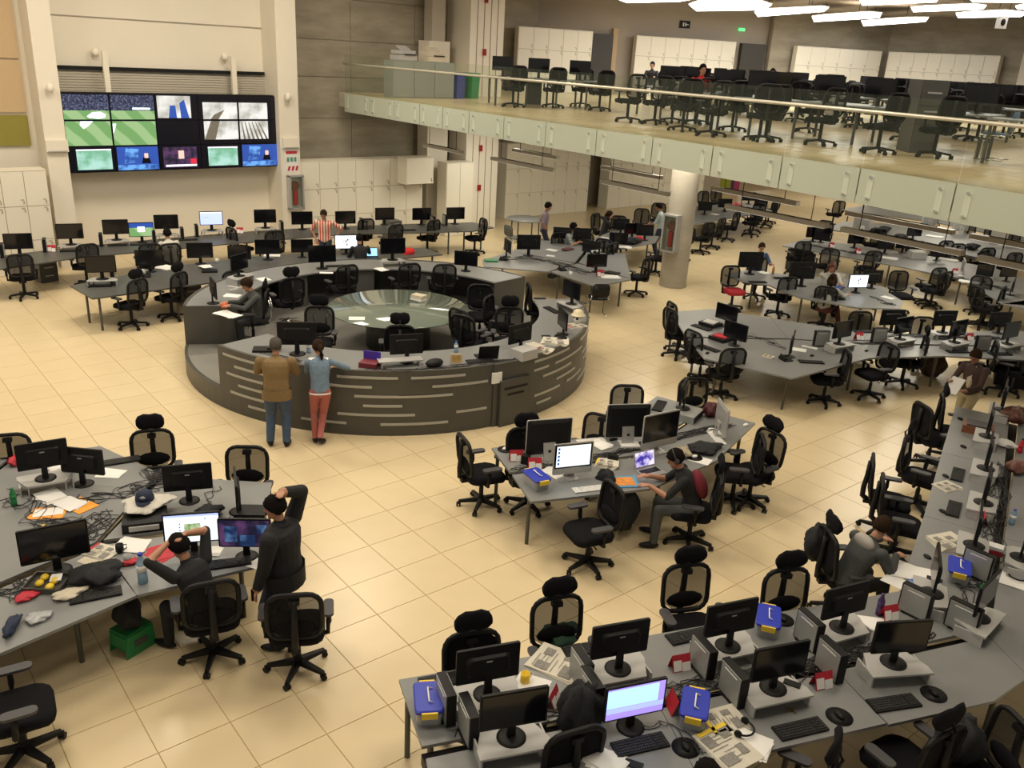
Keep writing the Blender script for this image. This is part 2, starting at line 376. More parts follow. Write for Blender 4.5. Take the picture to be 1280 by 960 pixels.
skin_scr = emis('face', (.65, .45, .40), 1.0); white_scr = emis('white', (.85, .85, 1.0), 1.2); off_m = mat('screen_black', (.004, .004, .012), .2)
TL = pw(75, 116, 24.25, 1); BR = pw(348, 207, 24.25, 1); VW = BR.x-TL.x; VH = TL.z-BR.z; cwid = VW/5; chei = VH/3
vw = thing('video_wall', 'large black video wall of fifteen screens on the white wall', 'screen', (TL.x, 24.25, BR.z))
b = MB(); b.box((VW/2, .16, VH/2), (VW+.04, .22, VH+.04)); ob('mounting_frame', b.mesh('mounting_frame', blk_m), vw)
def quad(mb, x0, x1, z0, z1, y): mb.add([(x0, y, z0), (x1, y, z0), (x1, y, z1), (x0, y, z1)], [(0, 1, 2, 3)]); return mb
def tri(mb, pts, y): mb.add([(p[0], y, p[1]) for p in pts], [tuple(range(len(pts)))]); return mb
for r in range(3):
    for c in range(5):
        b = MB(); b.box((cwid/2, .02, chei/2), (cwid-.012, .05, chei-.012))
        pn = ob('screen_panel', b.mesh('screen_panel', off_m), vw, (c*cwid, 0, (2-r)*chei))
        im = MB(); W = cwid-.03; H = chei-.03; mats_ = []
        if c < 2 and r == 0: mats_ = [pitch_m, crowd_m, glare_m]; quad(im.use(0), .015, W, .015, H*.38, -.008); quad(im.use(1), .015, W, H*.38, H, -.008); tri(im.use(2), [(W*.55, .05), (W*.75, .03), (W*.9, .06), (W*.92, H*.22), (W*.8, H*.33), (W*.62, H*.3), (W*.5, H*.15)] if c == 0 else [(W*.5, H*.42), (W*.9, H*.42), (W*.9, H*.5), (W*.5, H*.5)], -.010)
        elif c < 2 and r == 1: mats_ = [pitch_m, glare_m]; quad(im.use(0), .015, W, .015, H, -.008); tri(im.use(1), [(W*.35, H), (W*.62, H), (W*.5, H*.8), (W*.4, H*.7), (W*.33, H*.85)] if c == 0 else [(.02, H*.5), (W*.1, H*.9), (.02, H*.9)], -.010)
        elif (c, r) in ((0, 2), (3, 2)): mats_ = [teal_m, white_scr]; quad(im.use(0), W*.18, W*.95, .06, H*.88, -.008); quad(im.use(1), W*.18, W*.95, H*.88, H*.93, -.008)
        elif (c, r) in ((1, 2), (4, 2)):
            mats_ = [navy_m, blueimg_m, skin_scr, off_m]; quad(im.use(0), .05, W, .02, H, -.008); tri(im.use(1), [(W*.2, H*.3), (W*.5, H*.35), (W*.55, H*.9), (W*.25, H*.95)], -.009)
            tri(im.use(3), [(W*.6, H*.3), (W*.82, H*.3), (W*.78, H*.55), (W*.64, H*.55)], -.010); tri(im.use(2), [(W*.67, H*.52), (W*.76, H*.52), (W*.76, H*.72), (W*.67, H*.72)], -.011); quad(im.use(1), .05, W, .02, H*.25, -.011)
        elif (c, r) == (2, 2): mats_ = [darkimg_m, skin_scr, white_scr, emis('redband', (.5, .02, .05), 1)]; quad(im.use(0), .1, W*.92, .05, H*.95, -.008); tri(im.use(1), [(W*.46, H*.45), (W*.6, H*.45), (W*.6, H*.8), (W*.46, H*.8)], -.009); tri(im.use(0), [(W*.35, H*.15), (W*.7, H*.15), (W*.62, H*.45), (W*.42, H*.45)], -.010); quad(im.use(2), .15, W*.9, H*.12, H*.2, -.011); quad(im.use(3), W*.75, W*.9, H*.22, H*.45, -.011)
        elif (c, r) == (2, 0): mats_ = [grayimg_m, navy_m]; quad(im.use(0), .05, W*.85, .05, H, -.008); tri(im.use(1), [(W*.3, .05), (W*.5, .05), (W*.48, H*.6), (W*.35, H*.6)], -.009); tri(im.use(1), [(W*.6, .05), (W*.8, .05), (W*.7, H*.85), (W*.58, H*.7)], -.009)
        elif (c, r) in ((3, 0), (4, 0), (3, 1), (4, 1)):
            mats_ = [grayimg_m, ink_m]; x0, x1 = (W*.12, W) if c == 3 else (.02, W*.78); z0, z1 = (.02, H*.75) if r == 0 else (H*.2, H)
            quad(im.use(0), x0, x1, z0, z1, -.008)
            if c == 4 and r == 1:
                for k in range(6): tri(im.use(1), [(x0+.1+k*.13, z0), (x0+.16+k*.13, z0), (x0+.07+k*.1, z1*.95), (x0+.05+k*.1, z1*.95)], -.009)
            if c == 3 and r == 1: tri(im.use(1), [(x0, z0), (x0+.3, z0), (x0+.45, z1), (x0+.2, z1)], -.009)
            if c == 3 and r == 0: tri(im.use(1), [(x0+.2, z0), (x0+.42, z0), (x0+.6, z0+.25), (x0+.3, z0+.12)], -.009)
        if mats_: ob('picture', im.mesh('picture', mats_), pn)
# hose cabinet and signs on the right pillar
def hose(loc, rz, label, hh=.95):
    a = MB(); 
    for sx in (-.2, .2): a.box((sx, 0, 0), (.05, .2, hh))
    for sz in (-hh/2, hh/2): a.box((0, 0, sz), (.45, .2, .05))
    a.box((0, .08, 0), (.4, .02, hh))
    c = MB(); c.cyl((0, .02, -hh*.38), (0, .02, hh*.05), .07); e = MB(); e.cyl((0, .0, hh*.2), (0, .05, hh*.2), .13); g = MB(); g.box((0, -.095, 0), (.36, .006, hh-.1))
    small('fire_cabinet', label, 'fire cabinet', [('frame', a, silver_m), ('extinguisher', c, mat('alarm_red', (.45, .02, .02))), ('hose_reel', e, mat('dull_hose', (.18, .05, .03))), ('glass_pane', g, pale_glass_m)], loc, rz)
hose((11.35, 23.88, 1.62), 0, 'metal fire hose cabinet on the white pillar right of the video wall')
q1 = P(843, 361, 0)+_h*.36; COLX, COLY = q1.x, q1.y
b = MB(); b.cyl((COLX, COLY, 0), (COLX, COLY, 4.2), .37, n=28); struct('trim_7', b, conc2_m)
b = MB()
sg = thing('safety_sign', 'white safety sign with red header above the fire cabinet', 'sign', (11.3, 23.99, 2.45))
for nm, m_, z, hh in (('header', red_m, .30, .07), ('pictograms', mat('sign_green', (.1, .3, .2), .6), .10, .12), ('stripe_band', red_m, -.14, .10)):
    c = MB(); 
    if nm == 'header': c.box((0, -.02, z), (.34, .008, hh))
    elif nm == 'pictograms':
        for k in (-1, 0, 1): c.box((k*.11, -.02, z), (.07, .008, hh))
    else:
        for k in (-1.3, -.2, .9): c.add([(k*.11, -.02, z-hh/2-.03), (k*.11+.07, -.02, z-hh/2-.03), (k*.11+.11, -.02, z+hh/2), (k*.11+.04, -.02, z+hh/2)], [(0, 1, 2, 3)])
    ob(nm, c.mesh(nm, m_), sg)
c = MB(); c.box((0, 0, .07), (.4, .02, .66)); ob('board', c.mesh('board', paper_m), sg)

# ---------------------------------------------------------------- gallery
ZM = 4.4
edge = [(13.15, 24.6), (13.1, 22.6), (13.05, 19.9), (12.95, 17.1), (12.9, 14.1), (12.88, 11.6), (12.75, 8.7), (12.6, 7.0), (12.45, 5.7), (12.25, 4.4), (11.95, 2.8), (11.5, .8)]
def eu(v):
    for (a, c), (d, e) in zip(edge, edge[1:]):
        if e <= v <= c: return a+(d-a)*(c-v)/(c-e)
    return edge[0][0] if v > 20 else edge[-1][0]
b = MB(); b.prism([(a+.06, c) for a, c in edge]+[(46, .8), (46, 24.6)], 4.0, ZM-.012); slab = struct('floor_gallery', b, conc2_m)
b = MB(); b.prism([(a+.06, c) for a, c in edge]+[(46, .8), (46, 24.6)], ZM-.011, ZM); b2 = MB(); b2.prism([(17.5, 24.6), (46, 24.6), (46, 32), (17.5, 32)], 4.0, ZM); struct('floor_gallery_back', b2, tile_m); ob('tile_surface', b.mesh('tile_surface', tile_m), slab, kind='structure')
b = MB()
for k in range(1, 50): b.box((29.5, .8+k*.63, ZM+.0015), (33, .006, .001)) if k < 38 else None
for k in range(1, 45): b.box((13.2+k*.63, 12.7, ZM+.0015), (.006, 23, .001))
ob('tile_joints', b.mesh('tile_joints', grout_m), slab, kind='stuff', label='thin joints between gallery tiles')
vs = [24.1, 22.55, 21.2, 19.9, 18.78, 17.6, 16.2, 14.7, 13.1, 11.55, 10.05, 8.55, 7.07, 5.52, 4.0, 2.5, 1.0]
bal = thing('glass_balustrade', 'clear glass balustrade with metal rail along the gallery edge', 'railing', (0, 0, 0))
fas = thing('glass_fascia', 'frosted green glass fascia panels below the gallery edge', 'fascia', (0, 0, 0))
rail = []
for a, c in zip(vs, vs[1:]):
    ua, uc = eu(a), eu(c)
    g = .012
    pa = Vector((ua, a-g, 0)); pc = Vector((uc, c+g, 0)); d = (pc-pa); L = d.length; ang = atan2(d.y, d.x); mid = (pa+pc)/2
    m1 = MB(); m1.box((0, 0, .53), (L, .014, 1.06)); ob('glass_pane', m1.mesh('glass_pane', pale_glass_m), bal, (mid.x, mid.y, ZM), ang)
    m2 = MB(); m2.box((0, -.02, -.26), (L, .018, .52)); fp = ob('fascia_panel', m2.mesh('fascia_panel', frost_m), fas, (mid.x, mid.y, ZM), ang)
    for s_ in (-1, 1):
        x = s_*(L/2-.2)
        m3 = MB(); m3.box((x, -.032, -.26), (.1, .006, .34)); ob('bracket', m3.mesh('bracket', frostpad_m), fp)
        for z in (-.1, -.42):
            m4 = MB(); m4.cyl((x, -.02, z), (x, -.07, z), .022, n=8); ob('bolt', m4.mesh('bolt', chrome_m), fp)
    rail.append((ua-.04, a, ZM+.82))
rail.append((eu(1)-.04, 1, ZM+.82))
m1 = MB(); m1.tube(rail, .028, 8); ob('handrail', m1.mesh('handrail', mat('pale_handrail', (.62, .58, .48), .3, metal=.4)), bal)
# pendant lamps under the gallery
for n, (x, ya, yb) in enumerate([(14.1, 21.3, 19.45), (14.1, 18.1, 15.8), (16.1, 19.7, 17.8), (14.0, 13.95, 12.0), (15.9, 15.9, 13.9), (15.8, 12.3, 10.1), (14.0, 10.5, 8.3), (14.0, 8.0, 5.9), (13.9, 5.6, 3.6), (15.8, 9.0, 6.9), (15.8, 6.6, 4.5)]):
    L = ya-yb; a = MB(); a.box((0, 0, 0), (.14, L, .085)); c = MB(); c.box((0, 0, -.046), (.1, L-.06, .006)); e = MB()
    for s_ in (-1, 1): e.cyl((0, s_*L*.35, .04), (0, s_*L*.35, .8), .008, n=5)
    e.tube([(0, -L*.35, .05), (0, L*.35, .05)], .008, 4)
    small('pendant_lamp', 'long beige pendant lamp', 'lamp', [('housing', a, pend_m), ('diffuser', c, pendglow_m), ('suspension_wire', e, blk_m)], (x, (ya+yb)/2, 3.2), where='among those hanging under the gallery')
# gallery walls and ceiling
b = MB(); b.box((20.9, 28.9, 7), (7.0, .3, 5.4)); struct('wall_gallery_left', b, conc_m)
b = MB(); b.box((17.6, 26.9, 7), (.3, 4.5, 5.4)); struct('wall_gallery_return', b, white_m)
def wseg(name, a, c, z0, z1, m_, th=.25):
    a = Vector(a); c = Vector(c); d = c-a; mb = MB(); mb.box(((a.x+c.x)/2, (a.y+c.y)/2, (z0+z1)/2), (d.length, th, z1-z0), atan2(d.y, d.x)); return struct(name, mb, m_)
wseg('wall_gallery_middle', (24.2, 30.2), (36.5, 25.2), ZM, 8.3, greywall_m)
wseg('wall_gallery_concrete', (35.2, 25.3), (40.9, 22.8), ZM, 8.3, conc_m)
wseg('wall_gallery_end', (40.9, 22.8), (40.9, 15.0), ZM, 8.3, conc_m)
wseg('wall_gallery_right', (40.6, 16.6), (43, 6), ZM, 8.3, white_m)
wseg('door_2', (27.0, 28.75), (28.2, 28.26), ZM, 6.75, mat('dark_door', (.045, .042, .035), .5))
wseg('door_3', (34.0, 25.95), (35.1, 25.5), ZM, 6.75, MATS['dark_door'])
wseg('door_4', (40.7, 14.9), (41.0, 13.6), ZM, 6.6, MATS['dark_door'])
wseg('trim_8', (28.3, 28.4), (28.5, 28.3), ZM, 7.0, mat('tan_wall_panel', (.58, .43, .26)), .3)
lk = [((22.9, 28.1), (26.1, 27.3), 5, 'cream gallery locker bank behind the striped pillar'), ((28.9, 27.5), (33.3, 25.7), 7, 'cream gallery locker bank behind the person in red'), ((35.9, 24.3), (39.9, 22.5), 6, 'cream gallery locker bank on the right, left one of two'), ((40.2, 22.3), (40.35, 17.4), 8, 'cream gallery locker bank on the right, right one of two')]
for a, c, n, lb in lk:
    L = hypot(c[0]-a[0], c[1]-a[1]); lockers(0, L, n, 3, ZM, 2.35, a, (c[0]-a[0], c[1]-a[1]), .3, lb)
b = MB(); b.box((30, 16, 8.35), (34, 34, .2)); struct('ceiling_gallery', b, greywall_m)
b = MB(); b.box((4, 10, 10.1), (20, 34, .2)); struct('ceiling', b, greywall_m)
def Q4(ps, ox, oy, s=3.5556): return [P(ox+x/s, oy+y/s, 7.75) for x, y in ps]
hexes = [([(80, 55), (95, 75), (395, 52), (415, 35), (380, 30), (150, 42)], 920), ([(335, 75), (345, 98), (640, 80), (650, 60), (590, 55), (390, 68)], 920), ([(555, 95), (565, 117), (845, 97), (858, 80), (800, 80), (600, 92)], 920),
 ([(548, 8), (560, 25), (895, 10), (900, 0), (840, -8), (600, -5)], 920), ([(775, 35), (785, 54), (1100, 42), (1115, 28), (1060, 20), (830, 30)], 920), ([(975, 62), (985, 80), (1270, 75), (1300, 58), (1200, 48), (1030, 55)], 920),
 ([(925, 22), (960, 50), (1270, 45), (1300, 22), (1230, -2), (1000, 2)], 600), ([(615, 0), (650, 13), (890, 8), (960, -5), (850, -12), (660, -8)], 600), ([(1038, 0), (1050, 10), (1300, 12), (1330, 0), (1280, -8), (1080, -6)], 920), ([(1240, 30), (1250, 42), (1400, 45), (1420, 28), (1360, 18), (1280, 22)], 920)]
for ps, ox in hexes:
    pts = Q4(ps, ox, 0); c = sum(pts, Vector())/len(pts); rel = [(p.x-c.x, p.y-c.y) for p in pts]
    a = MB(); a.prism(rel, .03, .06); e = MB(); e.prism([(x*.98, y*.98) for x, y in rel], 0, .03); g = MB()
    for k in (0, 2, 4): g.cyl((rel[k][0]*.6, rel[k][1]*.6, .12), (rel[k][0]*.6, rel[k][1]*.6, .5), .01, n=4)
    small('ceiling_lamp', 'glowing hexagonal lamp panel', 'lamp', [('housing', a, white_m), ('diffuser', e, lampglow_m), ('suspension_wire', g, blk_m)], (c.x, c.y, c.z), where='among those on the gallery ceiling')
a = MB(); a.box((0, 0, 0), (.5, .04, .3)); c = MB(); c.box((-.08, -.03, 0), (.06, .01, .16)); c.box((.1, -.03, 0), (.14, .01, .03)); c.box((.03, -.03, 0), (.05, .01, .14))
small('exit_sign', 'dark square sign with white pictogram above gallery lockers', 'sign', [('board', a, blk_m), ('pictogram', c, paper_m)], (31.4, 27.1, 7.35), -.38)
a = MB(); a.box((0, 0, 0), (.3, .06, .12)); small('exit_lamp', 'small green exit lamp on the gallery wall', 'sign', [('lamp', a, emis('green', (.1, .8, .25), 1.2))], (33.9, 25.95, 7.3), -.38)
# ---------------------------------------------------------------- furniture prototypes (forward = +X)
def chair_parts():
    D = {}
    b = MB()
    for k in range(5):
        t = 2*pi*k/5+.3; e = Vector((cos(t)*.3, sin(t)*.3, .078)); pr = Vector((-sin(t), cos(t), 0))
        a = Vector((cos(t)*.03, sin(t)*.03, .105)); r0 = [a-pr*.034+Vector((0, 0, -.03)), a+pr*.034+Vector((0, 0, -.03)), a+pr*.028+Vector((0, 0, .03)), a-pr*.028+Vector((0, 0, .025))]
        r1 = [e-pr*.02+Vector((0, 0, -.02)), e+pr*.02+Vector((0, 0, -.02)), e+pr*.018+Vector((0, 0, .015)), e-pr*.018+Vector((0, 0, .01))]
        b.loft([r0, r1], smooth=False)
    b.cyl((0, 0, .07), (0, 0, .16), .045, .038, 10); D['base'] = b
    c = MB(); c.cyl((0, -.028, .03), (0, -.008, .03), .03, n=10); c.cyl((0, .008, .03), (0, .028, .03), .03, n=10); c.cyl((0, 0, .03), (0, 0, .07), .012, n=6); c.box((0, 0, .05), (.05, .02, .03)); D['caster'] = c
    b = MB(); b.cyl((0, 0, .15), (0, 0, .3), .03, n=10); b.cyl((0, 0, .3), (0, 0, .41), .02, n=8); D['gas_column'] = b
    b = MB(); b.box((-.02, 0, .425), (.3, .2, .05)); b.box((-.22, 0, .43), (.16, .08, .04)); b.cyl((.05, .1, .42), (.05, .27, .4), .008, n=5); D['mechanism'] = b
    b = MB(); R = []
    for z, s_ in ((.43, .86), (.445, .97), (.485, 1.0), (.515, .97), (.53, .82)):
        R.append([(x*s_+.02+(0), y*s_, z-(.012 if x > .15 else 0)) for x, y in rrect(.52, .53, .13, 3)])
    b.loft(R); D['seat'] = b
    # backrest: rounded frame bent backwards
    def bk(y, z): return -.235-.10*(z-.55)-.02*sin((z-.55)*6)+.20*y*y*1.2
    loop = [(bk(y, z+.80), y, z+.80) for y, z in rrect(.49, .50, .13, 4)]
    b = MB(); b.tube(loop, .025, 8, closed=True); D['backrest_frame'] = b
    b = MB(); n = 6; vs_ = []; pts = []
    for i in range(7):
        z = .57+.47*i/6; wd = .225 if 0 < i < 6 else .13
        for j in range(5):
            y = -wd+2*wd*j/4; pts.append((bk(y, z)-.0, y, z))
    b.add(pts, [(i*5+j, i*5+j+1, (i+1)*5+j+1, (i+1)*5+j) for i in range(6) for j in range(4)], True); D['backrest'] = b
    b = MB(); b.ell((bk(0, .68)+.01, 0, .67), (.03, .20, .095), 12, 6); D['lumbar_pad'] = b
    b = MB(); b.tube([(-.22, 0, .43), (-.32, 0, .5), (-.325, 0, .62), (-.31, 0, .8), (-.31, 0, 1.0)], [.04, .036, .034, .032, .028], 8); b.box((-.285, 0, .98), (.06, .1, .05)); D['spine'] = b
    for s_, nm in ((1, 'armL'), (-1, 'armR')):
        b = MB(); b.tube([(-.03, s_*.2, .42), (-.03, s_*.29, .44), (-.02, s_*.30, .55), (-.02, s_*.30, .66)], [.022, .026, .028, .022], 6)
        b.use(1); r = [(x*.5, y*.5) for x, y in rrect(.54, .2, .09, 3)]
        b.loft([[(x+.02, y+s_*.30, z) for x, y in r] for z in (.665, .69)], smooth=False); D[nm] = b
    b = MB(); b.tube([(-.31, 0, .98), (-.335, 0, 1.08), (-.29, 0, 1.16)], .014, 6); D['headrest_post'] = b
    b = MB(); R = []
    for y, hh in ((-.165, .04), (-.14, .085), (-.07, .11), (0, .098), (.07, .11), (.14, .085), (.165, .04)):
        R.append([(-.275+.9*y*y+.03*cos(t), y, 1.18+hh*sin(t)) for t in [2*pi*k/8 for k in range(8)]])
    b.loft(R); D['headrest'] = b
    return D
CP = chair_parts()
CM = {k: v.mesh(k if not k.startswith('arm') else 'armrest', {'seat': blk2_m, 'backrest': meshfab_m, 'lumbar_pad': blk2_m, 'headrest': blk2_m}.get(k, blk_m) if not k.startswith('arm') else [blk_m, grayarm_m]) for k, v in CP.items()}
seat_red = CP['seat'].mesh('seat', mat('red_seat_fabric', (.42, .015, .03), .8)); back_solid = CP['backrest'].mesh('backrest', blk2_m)
spine_silver = MB()
for s_ in (-1, 1): spine_silver.tube([(-.24, s_*.03, .43), (-.345, s_*.05, .56), (-.35, s_*.10, .72), (-.32, s_*.12, .9)], [.024, .02, .018, .014], 6)
spine_silver = spine_silver.mesh('spine', chrome_m); base_silver = CP['base'].mesh('base', chrome_m)
# simplified set for far chairs
fb = MB()
for k in range(5):
    t = 2*pi*k/5+.3
    fb.loft([[(cos(t)*r-sin(t)*w_*s1, sin(t)*r+cos(t)*w_*s1, z+s2*.018) for s1, s2 in ((-1, -1), (1, -1), (1, 1), (-1, 1))] for r, w_, z in ((.03, .034, .105), (.3, .02, .07))], smooth=False)
    fb.box((cos(t)*.3, sin(t)*.3, .03), (.05, .055, .06))
fb.cyl((0, 0, .08), (0, 0, .42), .035, n=8); fb.box((-.1, 0, .43), (.4, .15, .04)); far_base = fb.mesh('base', blk_m)
def chair(x, y, mode, fac, head=True, z0=0, where='', variant='', far=None, group=None, cat='chair', extra=''):
    f = radians(fac); fw = Vector((cos(f), sin(f), 0))
    zz = {'h': .1, 'b': 1.03, 'H': 1.24, 's': .5}[mode]; q = P(x, y, z0+zz); c = q + fw*{'h': 0, 'b': .27, 'H': .28, 's': 0}[mode]
    dist = c.length
    if far is None: far = dist > 17
    desc = {'': 'black mesh office chair', 'red': 'black mesh office chair with red seat', 'silver': 'black mesh chair with silver frame', 'solid': 'black padded office chair'}[variant] + (' with headrest' if head else '') + extra
    t = thing('office_chair', desc, cat, (c.x, c.y, z0), f, group or 'office chairs', None, where)
    t['group'] = group or 'office chairs '+where.replace('from the left ', '')
    seat = seat_red if variant == 'red' else CM['seat']; back = back_solid if variant == 'solid' else CM['backrest']
    if far:
        for nm, me in (('base', base_silver if variant == 'silver' else far_base), ('seat', seat), ('backrest', back), ('backrest_frame', CM['backrest_frame']), ('spine', CM['spine']), ('armrest', CM['armL']), ('armrest', CM['armR'])): ob(nm, me, t, label='red seat' if (nm == 'seat' and variant == 'red') else None)
        if head: ob('headrest', CM['headrest'], t)
        return t
    for nm in ('base', 'gas_column', 'mechanism', 'seat', 'backrest_frame', 'backrest', 'lumbar_pad', 'spine'):
        me = {'seat': seat, 'backrest': back, 'spine': spine_silver if variant == 'silver' else CM['spine'], 'base': base_silver if variant == 'silver' else CM['base']}.get(nm, CM.get(nm))
        ob(nm, me, t, label={'seat': 'red seat'}.get(nm) if variant == 'red' else None)
    for k in range(5):
        a = 2*pi*k/5+.3; ob('caster', CM['caster'], t, (cos(a)*.3, sin(a)*.3, 0), random.uniform(0, 6))
    ob('armrest', CM['armL'], t); ob('armrest', CM['armR'], t)
    if head: hp = ob('headrest', CM['headrest'], t); ob('headrest_post', CM['headrest_post'], hp)
    return t

# monitors
def mon_meshes(w_, h_, zc, base_r, back_m, th=.028):
    hs = MB(); R = rrect(w_, h_, .012, 2); hs.loft([[(x, y*1, z+zc) for y, z in R] for x in (.012, -.012)], smooth=False)
    R2 = rrect(w_*.72, h_*.6, .04, 2); hs.loft([[(x, y, z+zc-.01) for y, z in [(a*k, c*k) for a, c in R2]] for x, k in ((-.010, 1), (-th-.012, .85))], smooth=False)
    st = MB(); st.box((-.03, 0, zc*.5-.02), (.025, .07, zc-.04), taper=.8)
    bs = MB(); bs.lathe([(.01, 0), (base_r, 0), (base_r, .008), (base_r*.75, .016), (.01, .018)], (-.02, 0, 0), 18)
    return hs, st, bs
hs, st, bs = mon_meshes(.53, .325, .295, .115, blk_m)
HS = hs.mesh('housing', blk_m); ST = st.mesh('stand_neck', blk_m); BS = bs.mesh('stand_base', blk_m)
lg = MB(); lg.box((-.041, .0, .34), (.002, .05, .012)); LG = lg.mesh('badge', silver_m)
def screen_mesh(w_, h_, zc, m_, x=.0135):
    b = MB(); b.box((x, 0, zc), (.003, w_-.03, h_-.03)); return b.mesh('screen', m_)
SCR = {}
def scr(kind):
    if kind in SCR: return SCR[kind]
    m_ = {'off': scr_m}.get(kind)
    if m_: SCR[kind] = screen_mesh(.53, .325, .295, m_); return SCR[kind]
    b = MB(); w_, h_, zc, x = .5, .295, .295, .0135
    def r(mi, y0, y1, z0, z1, dx=0): b.use(mi); xx = x+.0015+dx; b.add([(xx, y0, z0), (xx, y1, z0), (xx, y1, z1), (xx, y0, z1)], [(0, 1, 2, 3)])
    L, H_ = w_/2, h_/2
    ms = [emis('desk_blue', (.45, .55, 1.0), 1.0), white_scr, pitch_m, navy_m, emis('lilac', (.42, .30, .95), 1.0), emis('cyan', (.45, .80, 1.0), 1.15), ink_m, glare_m, emis('pagewhite', (.78, .90, 1.0), 1.05), noisy('map', (.15, .35, .10), (.55, .62, .35), 30, 1.0), darkimg_m, noisy('dimblue', (.01, .03, .10), (.10, .20, .40), 8, .8)] if not SCR.get('_m') else SCR['_m']
    SCR['_m'] = ms
    if kind == 'page':   # web page with a map
        r(8, -L, L, zc-H_, zc+H_); r(9, -.07, .08, zc-.09, zc+.05, .001); r(0, -L, L, zc+H_*.86, zc+H_, .001)
        for k in range(4): r(3, -.115, -.105, zc-.06+k*.035, zc-.045+k*.035, .001)
        r(3, .12, .13, zc+.09, zc+.105, .001); r(8, -L, -.2, zc-H_, zc+H_*.8, .0012)
    elif kind == 'lilac': r(4, -L, L, zc-H_, zc+H_); r(5, -L, L*.78, zc-H_*.25, zc+H_*.9, .001); r(0, -L, L, zc-H_*.6, zc-H_*.3, .001)
    elif kind == 'field': r(2, -L, L, zc-H_, zc+H_*.3); r(3, -L, L, zc+H_*.3, zc+H_); r(7, -L*.3, L*.3, zc-.05, zc+.07, .001)
    elif kind == 'blue': r(0, -L, L, zc-H_, zc+H_); r(1, -L, L, zc+H_*.85, zc+H_, .001); r(3, -L*.7, -L*.2, zc+.02, zc+.025, .001)
    elif kind == 'white': r(8, -L, L, zc-H_, zc+H_); r(3, .02, .05, zc+.03, zc+.07, .001); r(6, -.02, .01, zc-.01, zc+.04, .001); r(6, .0, .03, zc-.08, zc-.04, .001); r(6, -.08, -.05, zc, zc+.02, .001)
    elif kind == 'dim': r(10, -L, L, zc-H_, zc+H_); r(11, -L*.8, -L*.3, zc-.10, zc+.08, .001); r(11, -.05, L*.4, zc-H_, zc-.02, .001); r(11, L*.5, L*.9, zc, zc+.10, .001)
    me = b.mesh('screen', SCR['_m']); SCR[kind] = me; return me
RI = MB(); RI.prism([(-.17, -.2), (-.17, .2), (.05, .29), (.15, .29), (.15, -.29), (.05, -.29)], .11, .128)
for s_ in (-1, 1): RI.box((.0, s_*.27, .055), (.26, .015, .11)); RI.box((-.12, s_*.19, .055), (.08, .015, .11))
RIM = RI.mesh('monitor_riser', riser_m)
SCDESC = {'off': 'black flat monitor', 'page': 'monitor showing a web page with a map', 'lilac': 'monitor glowing lilac and cyan', 'field': 'monitor showing a green football pitch', 'blue': 'monitor glowing pale blue', 'white': 'monitor showing a white page', 'dim': 'monitor with a dim blue picture'}
def riser(c, f, where):
    return thing('monitor_riser', 'light grey monitor riser', 'monitor stand', tuple(c), f, 'monitor risers '+where.replace('from the left ', ''), RIM, where)
def monitor(x, y, fac, z=.745, kind='off', rz=False, where='', sc=1.0, badge=False, ex=''):
    zz = z+(.128 if rz else 0); c = P(x, y, zz); f = radians(fac)
    if rz: riser((c.x, c.y, z), f, where)
    t = thing('monitor', SCDESC[kind]+ex, 'monitor', (c.x, c.y, zz), f, 'monitors '+where.replace('from the left ', ''), None, where)
    h = ob('housing', HS, t); ob('screen', scr(kind), h, label=None if kind == 'off' else 'lit screen')
    if badge: ob('badge', LG, h)
    ob('stand_neck', ST, t); ob('stand_base', BS, t)
    if sc != 1: t.scale = (sc, sc, sc)
    return t
# aluminium all-in-one
b = MB(); R = rrect(.63, .50, .02, 2); b.loft([[(x, y*k, z*k+.34) for y, z in R] for x, k in ((.012, 1), (-.004, 1), (-.03, .8))], smooth=False); AIO = b.mesh('housing', silver_m)
b = MB(); b.loft([[(x, y*k, z*k+.34) for y, z in R] for x, k in ((.012, 1), (-.004, 1))], smooth=False); b.use(1); b.loft([[(x, y*k, z*k+.34) for y, z in R] for x, k in ((-.0045, .97), (-.03, .8))], smooth=False); AIOB = b.mesh('housing', [silver_m, blk_m])
b = MB(); b.box((.0135, 0, .38), (.003, .60, .38)); AIOS = b.mesh('screen', scr_m)
b = MB(); b.box((.0135, 0, .38), (.003, .60, .38)); b.use(1); b.add([(.016, -.27, .215), (.016, .27, .215), (.016, .27, .55), (.016, -.27, .55)], [(0, 1, 2, 3)]); b.use(2)
for k in range(5): b.box((.0165, -.235, .27+k*.06), (.001, .03, .035))
AIOL = b.mesh('screen', [scr_m, emis('aio_page', (.80, .93, 1.0), 1.0), navy_m])
b = MB(); b.loft([[(-.03, y, .27), (-.045, y, .27), (-.10, y, .01), (-.08, y, .01)] for y in (-.085, .085)], smooth=False); b.box((-.02, 0, .006), (.2, .2, .012)); AIOF = b.mesh('foot', silver_m)
b = MB(); b.ell((-.042, 0, .16), (.004, .022, .024), 8, 6, Matrix.Rotation(-.2, 3, 'Y')); AIOM = b.mesh('emblem', blk_m)
def aio(x, y, fac, label, z=.745, back='silver', lit=False, sc=1.0):
    c = P(x, y, z); t = thing('all_in_one_computer', label, 'computer', tuple(c), radians(fac))
    h = ob('housing', AIOB if back == 'black' else AIO, t); ob('screen', AIOL if lit else AIOS, h); f = ob('foot', AIOF, t, label='silver foot'); ob('emblem', AIOM, f, (-.032, 0, 0)); t.scale = (sc, sc, sc); return t
